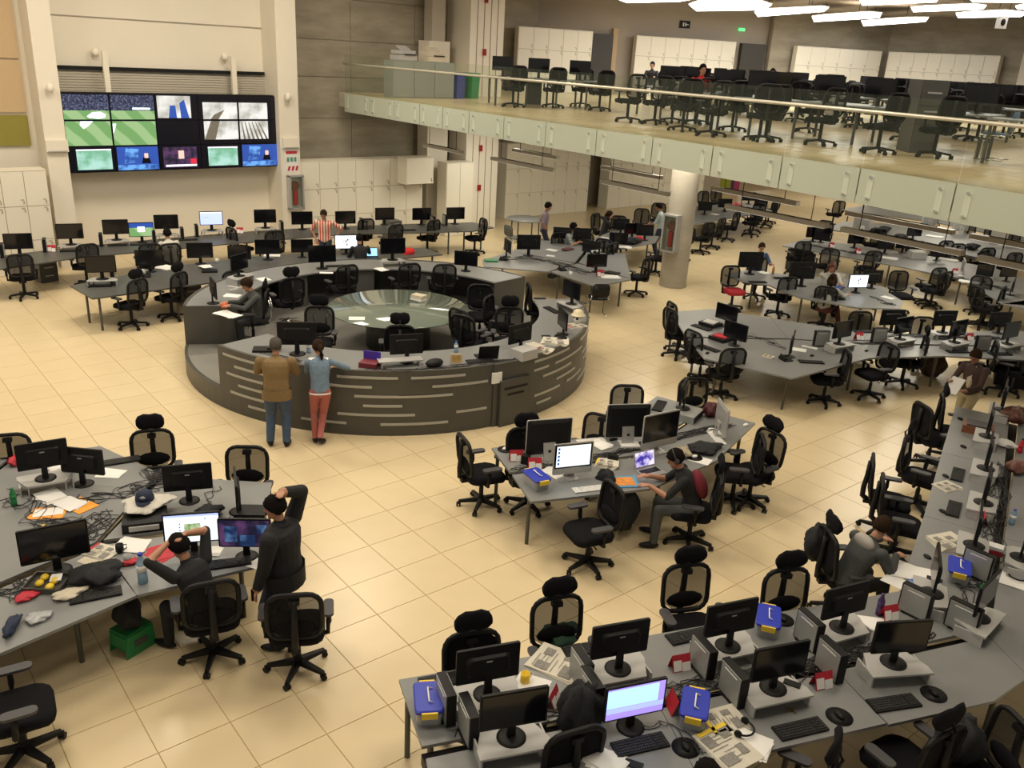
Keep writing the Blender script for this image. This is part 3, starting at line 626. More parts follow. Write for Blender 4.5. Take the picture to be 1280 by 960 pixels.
# keyboard, mouse, pads, towers, tubs
b = MB(); b.box((0, 0, .01), (.155, .45, .02)); KB = b.mesh('case', blk_m)
b = MB()
for r in range(5):
    for k in range(15): b.box((-.055+r*.026, -.2+k*.0207, .022), (.021, .016, .008), taper=.85)
    for k in range(4): b.box((-.055+r*.026, .135+k*.021, .022), (.021, .016, .008), taper=.85)
KEYS = b.mesh('keys', mat('key_caps', (.02, .02, .022), .6)); KEYW = b.mesh('keys', paper_m)
b = MB(); b.box((0, 0, .006), (.13, .42, .012)); KBW = b.mesh('case', silver_m)
def keyboard(x, y, fac, where, z=.745, white=False):
    c = P(x, y, z); t = thing('keyboard', 'slim white keyboard' if white else 'black keyboard', 'keyboard', tuple(c), radians(fac)+pi, 'keyboards '+where.replace('from the left ', ''), None, where)
    ob('case', KBW if white else KB, t)
    k = ob('keys', KEYW if white else KEYS, t, (0, 0, -.006 if white else 0)); k['kind'] = 'stuff'
b = MB(); b.ell((0, 0, .012), (.055, .032, .022), 10, 6); MS = b.mesh('mouse', blk_m); MSW = b.mesh('mouse', paper_m)
b = MB(); b.lathe([(.01, 0), (.11, 0), (.112, .004), (.01, .006)], n=20); PAD = b.mesh('mouse_pad', blk_m)
def mouse(x, y, fac, where, z=.745, pad=False, white=False):
    c = P(x, y, z); g = ' '+where.replace('from the left ', '')
    if pad: thing('mouse_pad', 'round black mouse pad', 'mouse pad', tuple(c), radians(fac), 'mouse pads'+g, PAD, where)
    thing('mouse', 'white mouse' if white else 'black mouse', 'mouse', (c.x, c.y, z+(.007 if pad else 0)), radians(fac), 'mice'+g, MSW if white else MS, where)
PC1 = MB(); PC1.box((0, 0, .15), (.30, .075, .30)); PC1 = PC1.mesh('case', blk_m)
PC2 = MB(); PC2.box((0, .041, .15), (.27, .008, .28)); PC2.box((0, -.041, .15), (.27, .008, .28)); PC2 = PC2.mesh('side_panels', pcside_m)
PC3 = MB()
for s_ in (-1, 1): PC3.box((0, s_*.046, .255), (.17, .003, .01)); 
PC3 = PC3.mesh('vent_slot', paper_m); PC4 = MB(); PC4.box((0, 0, -.001), (.2, .12, .012)); PC4 = PC4.mesh('stand', blk_m)
def tower(x, y, fac, where, z=.745):
    c = P(x, y, z); t = thing('desktop_computer', 'slim silver and black computer tower', 'computer', (c.x, c.y, z+.006), radians(fac), 'computer towers '+where.replace('from the left ', ''), None, where)
    ob('case', PC1, t); s_ = ob('side_panels', PC2, t, label='silver side panels'); ob('vent_slot', PC3, s_); ob('stand', PC4, t)
TB = MB(); R = rrect(.30, .19, .03, 2); TB.loft([[(x*k, y*k, z) for x, y in R] for z, k in ((0, .88), (.12, 1.0))], smooth=False); TB = TB.mesh('tub', clear_m)
TL_ = MB(); TL_.loft([[(x*k, y*k, z) for x, y in R] for z, k in ((.12, 1.05), (.14, 1.05), (.148, .98))], smooth=False); TL_ = TL_.mesh('lid', blue_m)
TH = MB(); TH.tube([(-.07, -.03, .15), (-.07, .0, .165), (.07, .0, .165), (.07, -.03, .15)], .006, 5); TH = TH.mesh('handle', paper_m)
TC = MB(); 
TC.box((.165, 0, .115), (.014, .11, .05)); TC = TC.mesh('clip', yellow_m); TC2 = MB(); TC2.box((-.165, 0, .115), (.014, .11, .05)); TC2 = TC2.mesh('clip', yellow_m)
def tub(x, y, fac, label, z=.745):
    c = P(x, y, z); t = thing('storage_tub', label, 'storage box', tuple(c), radians(fac)); ob('tub', TB, t, label='clear plastic tub'); l = ob('lid', TL_, t, label='blue lid'); ob('handle', TH, l, label='white handle'); ob('clip', TC, t, label='yellow clip'); ob('clip', TC2, t, label='yellow clip'); t.scale = (1.15, 1.15, 1.1)
CA = MB(); CA.add([(-.05, -.09, 0), (-.05, .09, 0), (0, .09, .15), (0, -.09, .15)], [(0, 1, 2, 3)]); CA.add([(.05, -.09, 0), (.05, .09, 0), (0, .09, .15), (0, -.09, .15)], [(3, 2, 1, 0)]); CA = CA.mesh('cover', red_m)
CB = MB(); CB.add([(.0515, -.08, .01), (.0515, .0, .01), (.018, .0, .10), (.018, -.08, .10)], [(3, 2, 1, 0)]); CB.box((.04, .045, .04), (.004, .08, .08), R=Matrix.Rotation(-.33, 3, 'Y')); CB = CB.mesh('page', paper_m)
def calendar(x, y, fac, label, z=.745):
    c = P(x, y, z); t = thing('desk_calendar', label, 'calendar', tuple(c), radians(fac)); ob('cover', CA, t); ob('page', CB, t, label='white calendar page')
def paper(x, y, label, sx=.21, sy=.29, rz=0, z=.745, m_=None, n=1, cat='paper', name='paper_sheet'):
    c = P(x, y, z); b = MB()
    for k in range(n): b.box((random.uniform(-1, 1)*.02*(n > 1), random.uniform(-1, 1)*.02*(n > 1), .001+.003*k), (sx, sy, .0022), random.uniform(-.25, .25)*(n > 1))
    thing(name, label, cat, tuple(c), radians(rz), None, b.mesh(name, m_ or paper_m))
def newspaper(x, y, label, rz=0, z=.745, s=1.0, n=3, colr=True):
    c = P(x, y, z); t = thing('newspaper', label, 'newspaper', tuple(c), radians(rz)); b = MB()
    for k in range(n): b.box((k*.006, -k*.004, .002+.005*k), (.30*s, .38*s, .004), .03*k)
    ob('pages', b.mesh('pages', mat('newsprint_plain', (.62, .59, .50), .9, var=.08, scale=30)), t); zt = .0045+.005*n
    b = MB()
    for q_ in [(-.085, .08, .08, .10), (.07, .10, .08, .07), (-.06, -.10, .12, .09), (.085, -.06, .06, .09)]: b.box((q_[0]*s, q_[1]*s, zt), (q_[2]*s, q_[3]*s, .0006), .03*n-.03)
    ob('printed_pictures', b.mesh('printed_pictures', ink_m), t)
    b = MB()
    for k in range(9): b.box(((.02 if k % 2 else -.05)*s, (.145-.035*k)*s, zt-.0002), (.14*s, .006, .0004), .03*n-.03)
    ob('text_lines', b.mesh('text_lines', ink_m), t)
    if colr: b = MB(); b.box((.01, .165*s, zt), (.26*s, .035*s, .0007), .06); ob('coloured_masthead', b.mesh('coloured_masthead', yellow_m if colr is True else red_m), t)
def bottle(x, y, label, z=.745, h=.24, r=.034, m_=None, capm=None):
    c = P(x, y, z); t = thing('water_bottle', label, 'bottle', tuple(c)); b = MB(); b.lathe([(.01, 0), (r, .005), (r, h*.3), (r*.92, h*.35), (r, h*.4), (r, h*.68), (r*.45, h*.88), (r*.42, h*.93), (.005, h*.935)]); ob('body', b.mesh('body', m_ or water_m), t)
    b = MB(); b.lathe([(.005, h*.93), (r*.5, h*.93), (r*.48, h), (.005, h)]); ob('cap', b.mesh('cap', capm or blue_m), t)
    b = MB(); b.lathe([(r*1.02, h*.42), (r*1.02, h*.62)]); ob('wrapper', b.mesh('wrapper', paper_m if not m_ else m_), t)
def phone(x, y, fac, label, z=.745):
    c = P(x, y, z); t = thing('desk_phone', label, 'phone', tuple(c), radians(fac)); b = MB(); b.loft([[(-.1, y_, 0), (.1, y_, 0), (.1, y_, .02), (-.1, y_, .06)] for y_ in (-.09, .09)], smooth=False); ob('body', b.mesh('body', blk_m), t)
    b = MB(); b.tube([(-.08, -.06, .085), (-.03, -.06, .078), (.06, -.06, .05), (.085, -.06, .045)], [.024, .015, .015, .024], 6); ob('handset', b.mesh('handset', blk_m), t)
    b = MB()
    for i in range(3):
        for j in range(4): b.box((.0+i*.022, .0+j*.02, .046-.004*i), (.012, .013, .006))
    ob('buttons', b.mesh('buttons', grayarm_m), t)
def laptop(x, y, fac, label, z=.745, kind='dim', open_=True, m_=None):
    c = P(x, y, z); t = thing('laptop', label, 'laptop', tuple(c), radians(fac)); m_ = m_ or blk_m
    b = MB(); b.box((.12, 0, .01), (.24, .34, .018)); ob('base', b.mesh('base', m_), t)
    b = MB(); b.box((.10, 0, .021), (.11, .29, .004)); ob('keys', b.mesh('keys', blk_m), t)
    if open_:
        R = Matrix.Rotation(-.25, 3, 'Y'); b = MB(); b.box(R @ Vector((0, 0, .115))+Vector((0, 0, .018)), (.01, .34, .23), R=R); l = ob('lid', b.mesh('lid', m_), t)
        b = MB(); b.box(R @ Vector((.0065, 0, .12))+Vector((0, 0, .018)), (.002, .31, .19), R=R); ob('screen', b.mesh('screen', {'off': scr_m, 'dim': noisy('laptop', (.05, .03, .35), (.85, .75, .95), 9, 1.2), 'blue': emis('laptop_blue', (.3, .65, 1.0), 1.2)}[kind] if 'screen_laptop' not in MATS or kind != 'dim' else MATS['screen_laptop']), l)
    else:
        b = MB(); b.box((.12, 0, .028), (.24, .34, .014)); ob('lid', b.mesh('lid', m_), t)
def lump(name, label, cat, x, y, size, m_, z=.745, rz=0, seed=0, parts=None):
    "soft crumpled thing (bag, cloth): a displaced ellipsoid, flattened below"
    rnd = random.Random(seed+int(x)); b = MB(); nu, nv = 30, 18; rings = []
    ph0 = [rnd.uniform(0, 6) for _ in range(6)]
    for j in range(nv+1):
        ph = -pi/2+pi*j/nv; cr = max(cos(ph), .03); ring = []
        for i in range(nu):
            a = 2*pi*i/nu; k = 1+.16*sin(3*a+ph0[0]+2*ph)+.10*sin(5*a+ph0[1]-3*ph)+.07*sin(7*a+ph0[2]+5*ph)+.045*sin(11*a-6*ph+ph0[4])+rnd.uniform(-.025, .025)
            zz = sin(ph)*size[2]/2*(1+.2*sin(4*a+ph0[3])*cr+.16*sin(9*a+7*ph+ph0[5])*cr)+size[2]/2
            ring.append((cr*cos(a)*size[0]/2*k, cr*sin(a)*size[1]/2*k, max(zz, 0)))
        rings.append(ring)
    b.loft(rings); c = P(x, y, z)
    if parts:
        t = thing(name, label, cat, tuple(c), radians(rz)); ob('body', b.mesh('body', m_), t)
        for pn, mb, mm in parts: ob(pn, mb.mesh(pn, mm), t)
        return t
    return thing(name, label, cat, tuple(c), radians(rz), None, b.mesh(name, m_))
def cables(pts, label, z=.747, n=8, spread=.12, seed=1, m_=None, r=.0045):
    rnd = random.Random(seed); b = MB(); W_ = [P(x, y, z) for x, y in pts]
    for k in range(n):
        path = []; i0 = rnd.randint(0, max(0, len(W_)-2))
        for i in range(i0, len(W_)-1):
            for s_ in range(5):
                q = W_[i].lerp(W_[i+1], s_/5); path.append((q.x+rnd.uniform(-1, 1)*spread, q.y+rnd.uniform(-1, 1)*spread, z+rnd.uniform(0, .02)))
        sm = []
        for i in range(len(path)-1):
            a, c = Vector(path[i]), Vector(path[i+1]); sm += [a.lerp(c, .25), a.lerp(c, .75)]
        if len(sm) > 2: b.tube(sm, r, 4)
    o = thing('cable_tangle', label, 'cables', (0, 0, 0), 0, None, b.mesh('cable_tangle', m_ or cable_m)); o['kind'] = 'stuff'
# desks
def desk(name, label, pieces, legs, z=.745, th=.03, m_=None, cat='desk', legr=.025, chan=None, z0=0, group=None):
    cx = sum(p[0] for p in pieces[0])/len(pieces[0]); cy = sum(p[1] for p in pieces[0])/len(pieces[0])
    t = thing(name, label, cat, (cx, cy, z0), 0, group)
    for pl in pieces:
        b = MB(); pl = [(x-cx, y-cy) for x, y in pl]; gx = sum(p[0] for p in pl)/len(pl); gy = sum(p[1] for p in pl)/len(pl)
        pl = [(x+(gx-x)*.003, y+(gy-y)*.003) for x, y in pl]
        b.prism(pl, z-th, z); ob('tabletop', b.mesh('tabletop', m_ or desk_m), t)
    for x, y in legs:
        b = MB(); b.cyl((0, 0, 0), (0, 0, z-th), legr, n=10); b.cyl((0, 0, z-th-.03), (0, 0, z-th), .05, n=10); ob('leg', b.mesh('leg', leg_m), t, (x-cx, y-cy, 0))
    if chan:
        b = MB()
        for (x0, y0), (x1, y1) in zip(chan, chan[1:]):
            d = Vector((x1-x0, y1-y0, 0)); b.box(((x0+x1)/2-cx, (y0+y1)/2-cy, z-.13), (d.length, .14, .10), atan2(d.y, d.x))
        ob('cable_tray', b.mesh('cable_tray', blk_m), t)
    return t
PED = MB(); PED.box((0, 0, .32), (.42, .5, .64)); PED = PED.mesh('carcass', deskdark_m)
PDR = MB(); PDR.box((0, -.258, 0), (.40, .016, .19)); PDR = PDR.mesh('drawer', deskdark_m); PHD = MB(); PHD.box((0, -.27, .04), (.2, .012, .02)); PHD = PHD.mesh('drawer_handle', silver_m)
def pedestal(x, y, rz, label, z0=0):
    c = P(x, y, z0); t = thing('drawer_pedestal', label, 'drawers', tuple(c), radians(rz)); ob('carcass', PED, t)
    for z in (.12, .32, .52): d = ob('drawer', PDR, t, (0, 0, z)); ob('drawer_handle', PHD, d)
# ---------------------------------------------------------------- people
def rcone(b, p1, r1, p2, r2, n=12):
    p1 = Vector(p1); p2 = Vector(p2); d = (p2-p1); L = d.length
    if L < 1e-5: return b.ell(p1, (r1, r1, r1), n, 8)
    d /= L; x = d.orthogonal().normalized(); y = d.cross(x); rings = []
    for a in (-85, -55, -25, 0): rings.append((p1+d*(r1*sin(radians(a))), r1*cos(radians(a))))
    for a in (0, 25, 55, 85): rings.append((p2+d*(r2*sin(radians(a))), r2*cos(radians(a))))
    b.loft([[c+(x*cos(2*pi*k/n)+y*sin(2*pi*k/n))*r for k in range(n)] for c, r in rings])
def ik(a, t, l1, l2, pole):
    a = Vector(a); t = Vector(t); d = t-a; L = min(d.length, (l1+l2)*.995); d.normalize(); t = a+d*L
    x = (l1*l1-l2*l2+L*L)/(2*L); hgt = math.sqrt(max(l1*l1-x*x, 0)); p = Vector(pole); p = (p-d*p.dot(d)).normalized()
    return a+d*x+p*hgt, t
def person(label, loc, fac, pel=.93, lean=0, hl=None, hr=None, fl=(.02, .11), fr=(.02, -.11), head=(0, 0), top=None, legs=None, skin=None, shoes=None, hair=None,
           sleeve='long', hairstyle='short', scale=1.0, sit=False, vox=.011, elbow=None, extras=(), group=None, curl=.6, twist=0, bulk=1.0, kneeL=None, kneeR=None, footz=(0, 0), neckhi=True):
    skin = skin or SKIN; shoes = shoes or blk_m; T = radians(lean)
    prims = []  # (label, p1, r1, p2, r2)
    hip = Vector((0, 0, pel))
    def tp(x, y, z):   # torso point: z measured up from the pelvis, bent forward by lean
        k = min(z/.5, 1.0); a = T*(.55+.45*k); return hip+Vector((x*cos(a)+z*sin(a), y, z*cos(a)-x*sin(a)))
    B = MB()
    def ring(z, rx, ry, xo=0): return [tp(xo+rx*cos(2*pi*k/18)*(1.0), ry*sin(2*pi*k/18), z) for k in range(18)]
    q = bulk
    q2 = 1+(q-1)*.7; B.loft([ring(-.11, .06*q, .09*q), ring(-.08, .105*q, .15*q2), ring(0, .118*q, .168*q2), ring(.09, .112*q, .158*q2), ring(.18, .110*q, .152*q2), ring(.30, .120*q, .168*q2), ring(.40, .118*q, .185*q2), ring(.46, .10*q, .175*q2), ring(.50, .07, .115), ring(.53, .045, .055)])
    prims += [(1, tp(0, -.07, -.06), .11, tp(0, .07, -.06), .11), (0, tp(0, 0, .06), .14*q, tp(0, 0, .40), .17)]
    sh = {1: tp(-.005, .19*q2, .452), -1: tp(-.005, -.19*q2, .452)}
    neck = tp(.005, 0, .50); hb = neck+Vector((sin(T)*.05+.01, 0, .085))
    if neckhi: prims.append((2, neck, .052, hb+Vector((.0, 0, .02)), .05)); rcone(B, neck-Vector((0, 0, .03)), .058, hb, .05)
    # head
    yaw, pit = radians(head[0]), radians(head[1]); HR = Matrix.Rotation(yaw, 3, 'Z') @ Matrix.Rotation(pit, 3, 'Y'); hc = hb+HR @ Vector((.022, 0, .095))
    H = lambda x, y, z: hc+HR @ Vector((x, y, z))
    B.ell(H(-.008, 0, .025), (.098, .076, .092), 16, 12, HR); B.ell(H(.02, 0, -.045), (.068, .056, .07), 14, 10, HR); prims.append((2, H(0, 0, .02), .09, H(.02, 0, -.05), .06))
    rcone(B, H(.078, 0, .018), .010, H(.098, 0, -.018), .014, 8); B.ell(H(.074, 0, -.058), (.016, .025, .010), 10, 6, HR); B.ell(H(.065, 0, -.098), (.02, .022, .016), 8, 6, HR)
    B.ell(H(.078, 0, .038), (.014, .05, .008), 10, 6, HR)
    for s_ in (1, -1): B.ell(H(-.005, s_*.077, -.005), (.018, .009, .03), 8, 6, HR)
    # arms
    hands = {1: hl, -1: hr}
    for s_ in (1, -1):
        hd = hands[s_]
        if hd is None: hd = (.05, s_*.24, pel-.08)
        pole = (elbow or {}).get(s_, (-.5, s_*.5, -.6)); el, wr = ik(sh[s_], Vector(hd[:3]), .285, .255, pole)
        rcone(B, sh[s_], .062*q, el, .048*q); rcone(B, el, .048*q if sleeve == 'long' else .042, wr, .036*q if sleeve == 'long' else .029)
        prims.append((0, sh[s_], .058, el, .042)); prims.append((0 if sleeve == 'long' else 2, el+(wr-el)*.06, .04, wr, .03))
        d = (wr-el).normalized()
        if len(hd) > 3: d = Vector(hd[3:6]).normalized()
        lat = d.cross(Vector((0, 0, 1))); lat = lat.normalized() if lat.length > .2 else Vector((0, 1, 0)); up = lat.cross(d).normalized()
        palm = wr+d*.05; R = Matrix((d, lat, up)).transposed(); B.ell(palm, (.055, .04, .019), 12, 8, R); prims.append((2, wr+d*.01, .03, wr+d*.17, .045))
        for k, (o_, L) in enumerate(((-.03, .062), (-.010, .075), (.011, .070), (.031, .054))):
            p0 = wr+d*.085+lat*o_; p1 = p0+d*L*.5-up*L*.5*curl*.4; p2 = p1+d*L*.4-up*L*.5*curl
            rcone(B, p0, .0105, p1, .0098, 8); rcone(B, p1, .0098, p2, .0085, 8)
        th = -s_*lat if False else lat*(-s_); p0 = wr+d*.03+th*.03; p1 = p0+d*.035+th*.028; p2 = p1+d*.03+th*.005-up*.01; rcone(B, p0, .013, p1, .012, 8); rcone(B, p1, .012, p2, .0095, 8)
    # legs
    for s_, ft, fz, kp in ((1, fl, footz[0], kneeL), (-1, fr, footz[1], kneeR)):
        hj = hip+Vector((.0, s_*.09, -.04)); an = Vector((ft[0], ft[1], .085+fz)); kn, an = ik(hj, an, .43, .42, kp or (1, s_*.06, 0.12))
        rcone(B, hj, .094*q, kn, .066*q2); rcone(B, kn, .066*q2, an, .05*q2); prims += [(1, hj, .09, kn, .058), (1, kn, .058, an+Vector((0, 0, .03)), .045)]
        fd = Vector((1, s_*.2, 0)).normalized(); 
        if len(ft) > 2: fd = Vector((cos(radians(ft[2])), sin(radians(ft[2])), ft[3] if len(ft) > 3 else 0)).normalized()
        R = Matrix((fd, Vector((-fd.y, fd.x, 0)).normalized(), fd.cross(Vector((-fd.y, fd.x, 0)).normalized()))).transposed()
        c = an+fd*.055-Vector((0, 0, .045)); B.ell(c, (.135, .047, .038), 14, 8, R); rcone(B, an, .042, an-Vector((0, 0, .045)), .043); prims.append((3, an-fd*.04-Vector((0, 0, .045)), .04, an+fd*.15-Vector((0, 0, .05)), .045))
    me = B.mesh('person_raw', skin); tmp = bpy.data.objects.new('person_raw', me); COL.objects.link(tmp)
    m = tmp.modifiers.new('r', 'REMESH'); m.mode = 'VOXEL'; m.voxel_size = vox; m.use_smooth_shade = True
    m = tmp.modifiers.new('s', 'SMOOTH'); m.factor = .5; m.iterations = 2
    dg = bpy.context.evaluated_depsgraph_get(); dg.update(); me2 = bpy.data.meshes.new_from_object(tmp.evaluated_get(dg)); bpy.data.objects.remove(tmp)
    import numpy as np
    nf = len(me2.polygons); cc = np.empty(nf*3, 'f'); me2.polygons.foreach_get('center', cc); cc = cc.reshape(-1, 3); best = np.full(nf, 9.); lab = np.zeros(nf, 'i')
    for l, a, r1, c, r2 in prims:
        a = np.array(a); c = np.array(c); d = c-a; t = np.clip(((cc-a) @ d)/max(d @ d, 1e-9), 0, 1); ds = np.linalg.norm(cc-(a+t[:, None]*d), axis=1)-(r1+(r2-r1)*t)
        k = ds < best; best[k] = ds[k]; lab[k] = l
    me2.materials.clear()
    for m_ in (top, legs, skin, shoes): me2.materials.append(m_)
    me2.polygons.foreach_set('material_index', lab); me2.polygons.foreach_set('use_smooth', [True]*nf); me2.update(); me2.name = 'body'
    t = thing('person', label, 'person', tuple(loc), radians(fac), group); ob('body', me2, t)
    if hair:
        b = MB(); hn = 18; rings = []
        for j in range(11):
            ph = -.8+(pi/2+.8)*j/10; ring = []
            for k in range(hn):
                a = 2*pi*k/hn; front = max(cos(a), 0); lo = max(ph, -.8+1.2*front**.6); cr = cos(lo) if j < 10 else .03
                bump = 1+.04*sin(7*a+3*j)+.03*sin(4*a-5*j)+.02*sin(11*a+2*j); ring.append(H(-.014+.115*cr*cos(a)*bump, .092*cr*sin(a)*bump, .03+.112*sin(lo)*bump))
            rings.append(ring)
        b.loft(rings)
        if hairstyle == 'bun': b.ell(H(-.12, 0, -.01), (.05, .045, .05), 10, 8)
        if hairstyle in ('tail', 'long'):
            b.tube([H(-.09, 0, .04), H(-.125, 0, -.03), H(-.12, 0, -.12), H(-.10, 0, -.20 if hairstyle == 'tail' else -.14)], [.04, .045, .035, .012] if hairstyle == 'tail' else [.06, .08, .08, .05], 10)
        if hairstyle == 'long':
            for s_ in (1, -1): b.tube([H(-.02, s_*.07, .04), H(-.03, s_*.085, -.05), H(-.02, s_*.075, -.15)], [.035, .04, .025], 8)
        ob('hair', b.mesh('hair', hair), t)
    b = MB()
    for s_ in (1, -1): b.ell(H(.079, s_*.031, .014), (.008, .013, .007), 8, 6, HR)
    ob('eyes', b.mesh('eyes', blk_m), t)
    for nm, fn, m_, lb in extras:
        mb = MB(); fn(mb, H, tp); ob(nm, mb.mesh(nm, m_), t, label=lb)
    t.scale = (scale,)*3
    return t
SKIN = mat('warm_skin', (.42, .21, .13), .55); SKIN2 = mat('tan_skin', (.30, .14, .08), .55)
HBLK = mat('black_hair', (.010, .008, .008), .95, var=.5, scale=60, bump=.8, spec=.1); HBRN = mat('dark_brown_hair', (.03, .017, .010), .95, var=.5, scale=60, bump=.8, spec=.1); HGRY = mat('greying_hair', (.09, .08, .07), .95, var=.5, scale=60, bump=.8, spec=.1)
def fab(n, c, v=.15): return mat(n, c, .85, var=v, scale=14, bump=.15)
tanj = fab('tan_jacket_cloth', (.21, .138, .058)); jean = fab('blue_denim', (.055, .09, .16), .3); denim = fab('pale_denim_jacket', (.15, .22, .30), .35)
coral = fab('coral_trousers', (.42, .13, .11)); blkc = fab('black_coat_cloth', (.010, .011, .014)); darkj = fab('dark_jeans', (.02, .028, .05)); greyc = fab('dark_grey_cloth', (.06, .065, .065))
maroon = fab('maroon_hood_cloth', (.16, .015, .025)); browncard = fab('brown_cardigan_cloth', (.06, .035, .03)); creamc = fab('cream_trousers', (.42, .36, .22)); lilac = fab('pale_purple_shirt', (.24, .19, .23))
paleb = fab('pale_blue_shirt', (.36, .44, .44)); whitec = fab('white_shirt', (.6, .58, .52)); greyk = fab('grey_knit', (.33, .33, .29), .1); bluech = fab('blue_check_shirt', (.06, .12, .26), .6)
redstr = stripes('red_white_striped_shirt', (.72, .64, .55), (.60, .10, .05), 4.5, 'Y'); grystr = stripes('grey_striped_shirt', (.42, .45, .42), (.13, .16, .17), 7, 'Z'); redc = fab('red_shirt', (.6, .02, .02))
# ---------------------------------------------------------------- desks (corners in metres)
K = .995
def SCL(p): return [(x*K, y*K) for x, y in p]
A1, A2, A3, A4 = 'behind the bottom right desks', 'at the front of the bottom right desks', 'along the right edge desk arm', 'on the bottom right desks'
desk('workstation_desk', 'long grey V-shaped workstation desk filling the bottom right corner', [SCL(p) for p in [
 [(3.2, 5.09), (5.1, 4.39), (4.83, 3.63), (2.94, 4.34)], [(5.1, 4.39), (6.75, 3.78), (6.48, 3.03), (4.83, 3.63)], [(6.75, 3.78), (8.16, 3.26), (8.16, 2.46), (6.48, 3.03)],
 [(8.16, 3.26), (10.0, 3.93), (10.26, 3.2), (8.16, 2.46)], [(10.0, 3.93), (12.1, 4.73), (12.36, 3.97), (10.26, 3.2)], [(12.1, 4.73), (14.15, 5.5), (14.4, 4.75), (12.36, 3.97)],
 [(2.9, 4.22), (4.78, 3.54), (4.5, 2.95), (2.62, 3.63)], [(4.78, 3.54), (6.45, 2.94), (6.2, 2.32), (4.5, 2.95)], [(6.45, 2.94), (8.16, 2.34), (7.85, 1.86), (7.25, 1.9), (6.2, 2.3)],
 [(8.16, 2.34), (10.3, 3.1), (10.55, 2.4), (8.6, 1.7), (7.85, 1.86)], [(10.3, 3.1), (12.4, 3.86), (12.65, 3.15), (10.55, 2.4)], [(12.4, 3.86), (14.42, 4.62), (14.68, 3.9), (12.65, 3.15)]]],
 [(3.20, 4.94), (3.08, 4.42), (2.95, 3.95), (5.0, 4.2), (6.7, 3.6), (10.0, 3.8), (14.0, 5.3), (14.4, 4.1), (7.8, 2.05), (10.5, 2.6), (5.5, 2.75)], m_=None, chan=SCL([(2.92, 4.28), (8.16, 2.40), (14.4, 4.68)]))
desk('workstation_desk', 'cluttered grey workstation desk at the left edge of the photo', [SCL(p) for p in [
 [(-1, 6.95), (.61, 7.32), (.2, 8.2), (-1, 7.9)], [(.61, 7.32), (1.8, 7.53), (1.75, 8.6), (.2, 8.2)], [(1.8, 7.53), (3.0, 7.36), (3.38, 8.15), (1.78, 8.63)],
 [(1.82, 8.72), (3.42, 8.24), (3.82, 8.98), (2.82, 9.82)], [(-1, 8.0), (.2, 8.3), (.4, 10), (-1, 10)], [(.2, 8.3), (1.74, 8.72), (2.8, 9.95), (2.43, 11.1), (1.5, 11.3), (.4, 10)], [(-1, 10.05), (.42, 10.05), (1.45, 11.35), (.6, 11.6), (-1, 11.3)]]],
 [(2.85, 7.6), (3.55, 8.9), (1.3, 7.8), (2.5, 10.1), (-.5, 7.3), (1.4, 11), (1.6, 8.7)], chan=SCL([(.2, 8.25), (1.77, 8.68), (2.8, 9.88)]))
desk('workstation_desk', 'grey workstation desk with the silver computers in the middle', [SCL(p) for p in [
 [(6.69, 8.33), (8.25, 7.78), (8.2, 7.1), (6.44, 7.62)], [(8.25, 7.78), (10.15, 8.45), (10.38, 7.68), (8.2, 7.1)], [(6.42, 7.55), (8.2, 7.02), (9.01, 6.35), (7.64, 6.30), (6.16, 6.87)], [(8.2, 7.02), (10.4, 7.6), (10.62, 6.88), (9.01, 6.35)]]],
 [(6.3, 7.05), (6.62, 8.1), (8.3, 6.7), (10.45, 7.0), (10.05, 8.25)], chan=SCL([(6.45, 7.6), (8.2, 7.06), (10.35, 7.62)]))
desk('workstation_desk', 'long grey workstation desk right of centre, bare at its left end', [SCL(p) for p in [
 [(14.17, 11.71), (15.22, 11.42), (15.8, 10.3), (14.86, 9.21), (13.08, 10.34)], [(15.8, 10.3), (16.4, 9.2), (17.3, 8.1), (16.0, 8.22), (14.86, 9.21)], [(17.3, 8.1), (19.5, 7.2), (18.6, 6.55), (16.0, 8.22)], [(19.5, 7.2), (22.3, 5.4), (21.5, 4.7), (18.6, 6.55)],
 [(13.03, 10.25), (14.83, 9.14), (15.2, 7.64), (12.87, 7.76), (12.34, 9.28)], [(14.83, 9.14), (15.98, 8.12), (16.7, 6.92), (15.2, 7.64)], [(15.98, 8.12), (18.5, 6.5), (18.0, 5.85), (16.7, 6.92)], [(18.5, 6.5), (21.4, 4.65), (20.9, 3.9), (18.0, 5.85)]]],
 [(12.5, 9.1), (13.1, 8.0), (13.9, 11.4), (15.1, 11.1), (15.1, 7.9), (16.8, 7.1), (18.1, 6.1), (13.2, 10.2)], chan=SCL([(13.05, 10.3), (14.86, 9.18), (15.98, 8.18), (21.5, 4.67)]))
desk('workstation_desk', 'grey table behind the round counter where the striped-shirt man sits', [SCL(p) for p in [
 [(13.45, 17.51), (14.84, 18.01), (15.4, 16.2), (14.2, 15.75), (13.05, 16.9)], [(14.84, 18.01), (16.3, 18.9), (17.7, 18.3), (16.65, 17.08), (15.5, 16.2)], [(14.25, 15.7), (15.5, 16.1), (15.55, 14.2), (14.25, 14.1)], [(15.6, 16.15), (16.7, 17.0), (17.6, 16.4), (15.6, 14.25)]]],
 [(13.3, 17.2), (14.35, 14.35), (15.4, 14.4), (16.4, 17.0), (13.4, 16.6), (14.3, 15.5)], chan=SCL([(14.25, 15.75), (15.45, 16.15), (16.6, 17.0)]))
desk('workstation_desk', 'grey table left of the concrete column, heaped with things', [SCL(p) for p in [[(18.0, 16.9), (19.6, 17.1), (21.7, 18.6), (19.7, 19.0), (18.0, 18.2), (17.2, 17.6)]]], [(18.1, 17.2), (19.5, 17.3), (21.2, 18.5)])
